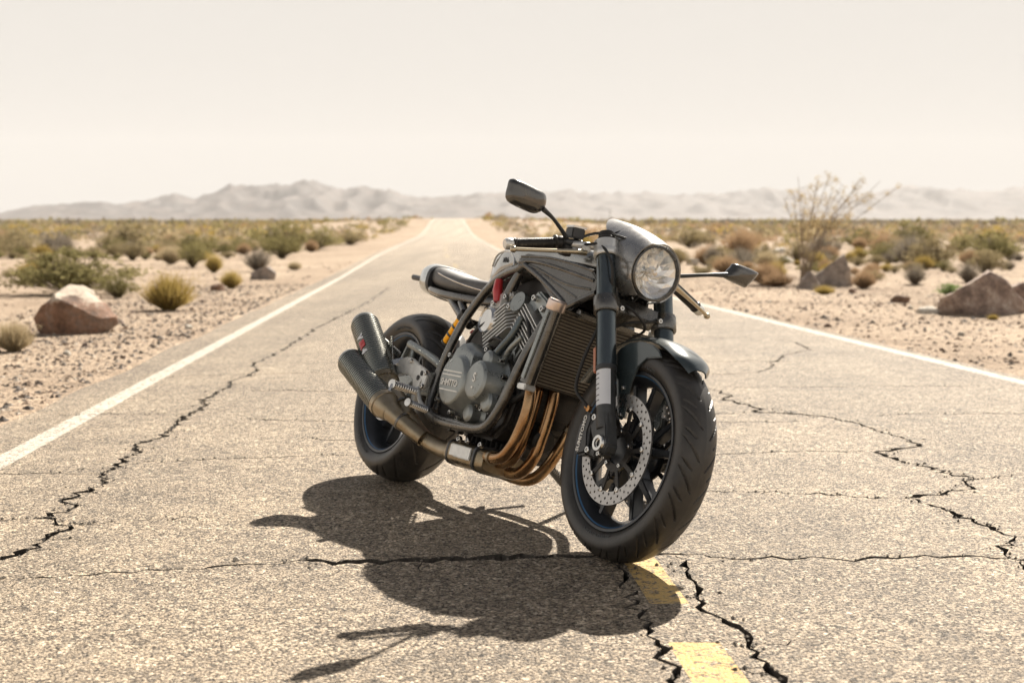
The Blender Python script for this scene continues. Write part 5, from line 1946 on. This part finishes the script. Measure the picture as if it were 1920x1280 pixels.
# ---------------------------------------------------------------- radiator
def rx(y, z): return 1.095 + 1.1 * y * y + (z - .54) * .20
cr = MB()
rings = []
for y in np.linspace(-.165, .165, 15):
    rings.append([(rx(y, z) + dx, y, z) for dx, z in ((0, .425), (0, .660), (-.035, .660), (-.035, .425))])
cr.loft(rings)
rad = part(cr, 'radiator', 'rad', bike, sharp=50)
for k in range(24):
    z = .434 + k * .0096
    rt_ = MB()
    rings = []
    for y in np.linspace(-.163, .163, 13):
        x = rx(y, z)
        rings.append([(x - .002, y, z - .0014), (x + .0045, y, z - .0010), (x + .0045, y, z + .0010), (x - .002, y, z + .0014)])
    rt_.loft(rings)
    part(rt_, 'radiator_tube', 'radfin', rad)
for sg in (-1, 1):
    et = MB()
    y = sg * .186
    et.tube([(rx(y, .425) - .016, y, .425), (rx(y, .650) - .016, y, .650)], .0245, n=20, smooth=0)
    tn = part(et, 'radiator_tank', 'frame', rad)
    fp = MB()
    fp.bar((rx(y, .43) - .012, y + sg * .024, .435), (rx(y, .65) - .012, y + sg * .024, .640), .020, .020, .006, up=(0, 1, 0))
    part(fp, 'side_strip', 'engine', tn, bevel=.002)
    cp = MB()
    cp.revolve([(.001, 0), (.027, 0), (.029, .003), (.029, .028), (.025, .033), (.001, .033)], (rx(y, .650) - .016, y, .646), (.2, 0, 1), 20)
    part(cp, 'filler_cap' if sg < 0 else 'tank_cap', 'capmetal' if sg < 0 else 'alu', tn)
    cp = MB().box((rx(y, .415) - .016, y, .412), (.045, .040, .018))
    part(cp, 'tank_foot', 'alu', tn, bevel=.003)

# ---------------------------------------------------------------- exhaust
HEAD = [
    [(1.045, -.150, .445), (1.078, -.158, .400), (1.088, -.160, .345), (1.078, -.160, .290), (1.058, -.160, .240), (1.020, -.160, .200), (.960, -.157, .186), (.900, -.152, .186)],
    [(1.040, -.112, .440), (1.046, -.114, .395), (1.046, -.116, .335), (1.040, -.116, .280), (1.025, -.115, .228), (.990, -.114, .190), (.945, -.113, .176), (.900, -.115, .174)],
    [(1.045, -.064, .450), (1.062, -.068, .400), (1.064, -.070, .335), (1.056, -.070, .275), (1.045, -.070, .222), (1.005, -.068, .176), (.950, -.066, .156), (.880, -.075, .156)],
    [(1.090, .045, .450), (1.085, .035, .385), (1.060, .025, .330), (1.035, .015, .262), (1.005, .010, .205), (.960, .005, .160), (.900, -.005, .142), (.800, -.03, .145)],
]
for k, pts in enumerate(HEAD):
    h_ = MB()
    h_.tube(pts, .0185 if k != 1 else .0150, n=20, smooth=8)
    ho = part(h_, 'exhaust_header', 'header')
    if k in (0, 3):
        c = MB()
        i = 6 if k == 0 else 2
        a, b_ = Vector(pts[i]), Vector(pts[i + 1])
        d_ = (b_ - a).normalized()
        c.revolve([(.0188, 0), (.0225, 0), (.0225, .014), (.0188, .014)], a, d_, 20, closed=True)
        part(c, 'pipe_clamp', 'pipe', ho)
co = MB()
co.loft([se_ring(x, hw, a, b_, 24, 4, dy) for x, hw, a, b_, dy in ((.925, .075, .140, .205, -.095), (.900, .085, .132, .208, -.095), (.72, .085, .132, .212, -.100), (.69, .075, .136, .208, -.105))])
cl_ = part(co, 'collector_box', 'pipe', bike, sharp=40)
pw = MB().box((.80, -.183, .178), (.135, .006, .040))
part(pw, 'power_valve_cover', 'alu', cl_, bevel=.003)
for x in (.885, .715):
    s_ = MB()
    s_.loft([se_ring(x + d, .088, .129, .215, 24, 4, -.098) for d in (-.006, .006)])
    part(s_, 'collector_strap', 'black', cl_)
for p in ((.70, -.14, .215), (.76, -.17, .212), (.83, -.178, .214), (.90, -.17, .212)):
    bolt(p, (0, -1, .3), .009, cl_, .012)
ep = MB()
ep.tube([(.72, -.125, .172), (.62, -.145, .168), (.54, -.165, .180), (.475, -.185, .208), (.43, -.205, .245)], [.030, .029, .028, .028, .027], n=22)
part(ep, 'exhaust_pipe', 'pipe')
up = MB()
up.tube([(.50, -.178, .195), (.443, -.200, .232), (.385, -.215, .275), (.330, -.225, .305), (.285, -.233, .322)], [.026, .025, .0255, .028, .036], n=22)
part(up, 'exhaust_pipe', 'pipe')
lp_ = MB()
lp_.tube([(.53, -.180, .185), (.48, -.215, .208), (.435, -.250, .232), (.385, -.268, .255)], [.028, .028, .030, .038], n=22)
part(lp_, 'exhaust_pipe', 'pipe')
for q, d_ in (((.385, -.215, .275), (-.055, -.010, .035)), ((.455, -.235, .222), (-.05, -.03, .025))):
    c = MB()
    c.revolve([(.0265, -.004), (.0315, -.004), (.0315, .004), (.0265, .004)], q, Vector(d_), 22, closed=True)
    part(c, 'pipe_clamp', 'frame')
def muffler(p0, p1, r, badge):
    p0, p1 = Vector(p0), Vector(p1)
    ax = (p1 - p0).normalized()
    L = (p1 - p0).length
    prof = [(.030, -.055), (.040, -.035), (r - .002, -.006), (r + .0015, -.004), (r + .0015, .016), (r, .018)]
    n = int(L / .0115)
    m_ = MB()
    m_.revolve([(.001, -.055)] + prof[:-1] + [(.001, .016)], p0, ax, 40)
    cone = part(m_, 'muffler_cone', 'pipe')
    sl_ = MB()
    pr = [(r - .003, .0165), (r, .0170)]
    for k in range(n):
        a = .020 + (L - .040) * k / n
        w_ = (L - .040) / n
        pr += [(r - .0012, a), (r + .0012, a + w_ * .2), (r + .0012, a + w_ * .6), (r - .0012, a + w_ * .8)]
    pr += [(r, L - .020), (r - .003, L - .012), (r - .008, L - .002), (r - .016, L + .005), (r - .022, L + .006), (r - .024, L - .03)]
    sl_.revolve(pr, p0, ax, 44)
    mu = part(sl_, 'muffler', 'carbon', bike, sharp=50)
    rbs = MB()
    for k in range(n):
        a = .020 + (L - .040) * (k + .45) / n
        rbs.revolve([(r - .001, a - .0014), (r + .0014, a - .0008), (r + .0014, a + .0008), (r - .001, a + .0014)], p0, ax, 40, closed=True)
    part(rbs, 'sleeve_ribs', 'ribm', mu)
    cone.parent = mu
    tip = MB()
    tip.revolve([(.026, L - .04), (.026, L + .008), (.024, L + .009), (.0235, L - .04)], p0, ax, 30, closed=True)
    part(tip, 'outlet', 'gloss', mu)
    bd = MB()
    bd.revolve([(r + .0005, L - .010), (r + .003, L - .008), (r + .0005, L - .004)], p0, ax, 40, closed=True)
    if badge:
        out = Vector((0, -1, 0))
        out = (out - ax * out.dot(ax)).normalized()
        tocam = BM.inverted() @ Vector((0, 0, .891)) - (p0 + ax * L * .5)
        tocam = (tocam - ax * tocam.dot(ax)).normalized()
        cands = [(tocam + ax.cross(tocam) * k).normalized() for k in (-.75, .75)]
        out = min(cands, key=lambda q: (BM @ (p0 + ax * L * .5 + q * r)).x)
        sd_ = ax.cross(out)
        mid_ = p0 + ax * (L * .50) + out * (r + .0016)
        e1 = -ax
        e2 = out.cross(e1)
        def wrap(pos):
            def f(c):
                ang = c.y / (r + .002)
                o2 = out * math.cos(ang) + e2 * math.sin(ang)
                return p0 + ax * (L * .52) + e1 * (c.x + pos) + o2 * (r + .0034 + c.z)
            return f
        for tx_, ps, mt in (('V', -.036, 'white'), ('SR', 0, 'red'), ('4', .034, 'white')):
            text_mesh('badge', tx_, .030, None, K[mt], mu, .0008, wrap(ps), 1, .0025)
    return mu
muffler((.262, -.242, .332), (.012, -.268, .532), .0505, True)
muffler((.368, -.270, .260), (.080, -.314, .384), .0490, False)
mb_ = MB()
mb_.bar((.205, -.245, .385), (.255, -.190, .425), .028, .022, .010)
mb_.bar((.10, -.215, .480), (.205, -.185, .440), .020, .020, .008)
mb_.bar((.145, -.205, .500), (.180, -.190, .400), .012, .012, .008)
part(mb_, 'muffler_hanger', 'polish', bike, bevel=.002)

# ---------------------------------------------------------------- rearsets
rs_ = MB()
rs_.prism([(.225, .395), (.250, .425), (.300, .438), (.345, .436), (.400, .420), (.455, .408), (.478, .400), (.488, .388), (.484, .345), (.470, .338), (.462, .352), (.455, .366), (.447, .340), (.440, .300), (.430, .282), (.415, .285), (.405, .330), (.388, .368), (.350, .378), (.290, .376), (.245, .372)], -.205, -.190)
pg = part(rs_, 'footpeg_bracket', 'alu', bike, bevel=.003)
hl_ = MB()
for p in ((.428, .375), (.447, .392)):
    hl_.revolve([(.001, 0), (.009, 0), (.009, .002), (.001, .002)], (p[0], -.2055, p[1]), (0, -1, 0), 14)
part(hl_, 'bracket_hole', 'engine_dark', pg)
for p in ((.478, .395), (.476, .350), (.240, .405), (.350, .425)):
    bolt((p[0], -.205, p[1]), (0, -1, 0), .0085, pg, .008)
def peg(p0, p1, r):
    p0, p1 = Vector(p0), Vector(p1)
    L = (p1 - p0).length
    pr = [(.001, 0), (r * .7, 0), (r * .8, .006)]
    n = 10
    for k in range(n):
        a = .008 + (L - .014) * k / n
        w_ = (L - .014) / n
        pr += [(r * .82, a), (r, a + w_ * .2), (r, a + w_ * .6), (r * .82, a + w_ * .8)]
    pr += [(r * 1.15, L - .006), (r * 1.15, L), (.001, L + .001)]
    m_ = MB()
    m_.revolve(pr, p0, p1 - p0, 20)
    return part(m_, 'footpeg', 'polish', bike, sharp=25)
peg((.452, -.205, .328), (.496, -.325, .331), .0135)
peg((.560, -.205, .277), (.590, -.300, .286), .0115)
fe2 = MB()
fe2.tube([(.496, -.322, .330), (.502, -.330, .305)], .006, n=8, smooth=0)
part(fe2, 'peg_feeler', 'polish')
bp_ = MB()
bp_.tube([(.45, -.208, .340), (.50, -.212, .300), (.565, -.215, .277)], .0075, n=10)
part(bp_, 'brake_pedal', 'alu')
mcy = MB()
mcy.tube([(.365, -.175, .405), (.375, -.175, .330)], .014, n=14, smooth=0)
mcy.tube([(.355, -.178, .360), (.330, -.180, .340), (.345, -.180, .305)], .008, n=10)
part(mcy, 'rear_master_cylinder', 'engine')
cal2 = MB()
cal2.prism([(.095, .330), (.090, .380), (.110, .400), (.160, .395), (.175, .350), (.150, .320)], -.125, -.080)
part(cal2, 'rear_caliper', 'black', bike, bevel=.006)
# left side bracket, peg and side stand
rl = MB()
rl.prism([(.30, .42), (.40, .415), (.48, .395), (.484, .345), (.445, .330), (.43, .285), (.415, .285), (.39, .365), (.31, .38)], .190, .202)
part(rl, 'footpeg_bracket', 'alu', bike, bevel=.003)
peg((.452, .202, .328), (.480, .315, .331), .0135)
ks = MB()
ks.tube([(.850, .115, .200), (.800, .215, .155), (.760, .305, .116)], [.013, .011, .010], n=12)
ks.box((.755, .315, .104), (.060, .032, .008), Matrix.Rotation(.29, 4, 'X'))
kst = part(ks, 'side_stand', 'black', bike, bevel=.001)
sp2 = MB()
pts = [Vector((.862, .105, .205)).lerp(Vector((.800, .240, .160)), k / 60) + Vector((math.cos(k * 1.5), 0, math.sin(k * 1.5))) * .008 for k in range(61)]
sp2.tube(pts, .0022, n=5, smooth=0)
part(sp2, 'stand_spring', 'disc', kst)

# ------------------------------------------------------------------ air
hz = MB()
hz.box((0, 6500, 345), (31000, 15000, 890))
hm = bpy.data.materials.new('haze_air')
hm.use_nodes = True
ht_ = hm.node_tree
ht_.nodes.remove(ht_.nodes['Principled BSDF'])
pv = ht_.nodes.new('ShaderNodeVolumePrincipled')
pv.inputs['Color'].default_value = (.98, .97, .97, 1)
pv.inputs['Density'].default_value = HAZE_DENSITY
pv.inputs['Anisotropy'].default_value = 0
ht_.links.new(pv.outputs[0], ht_.nodes['Material Output'].inputs['Volume'])
haze = hz.build('haze', hm)
haze['kind'] = 'stuff'
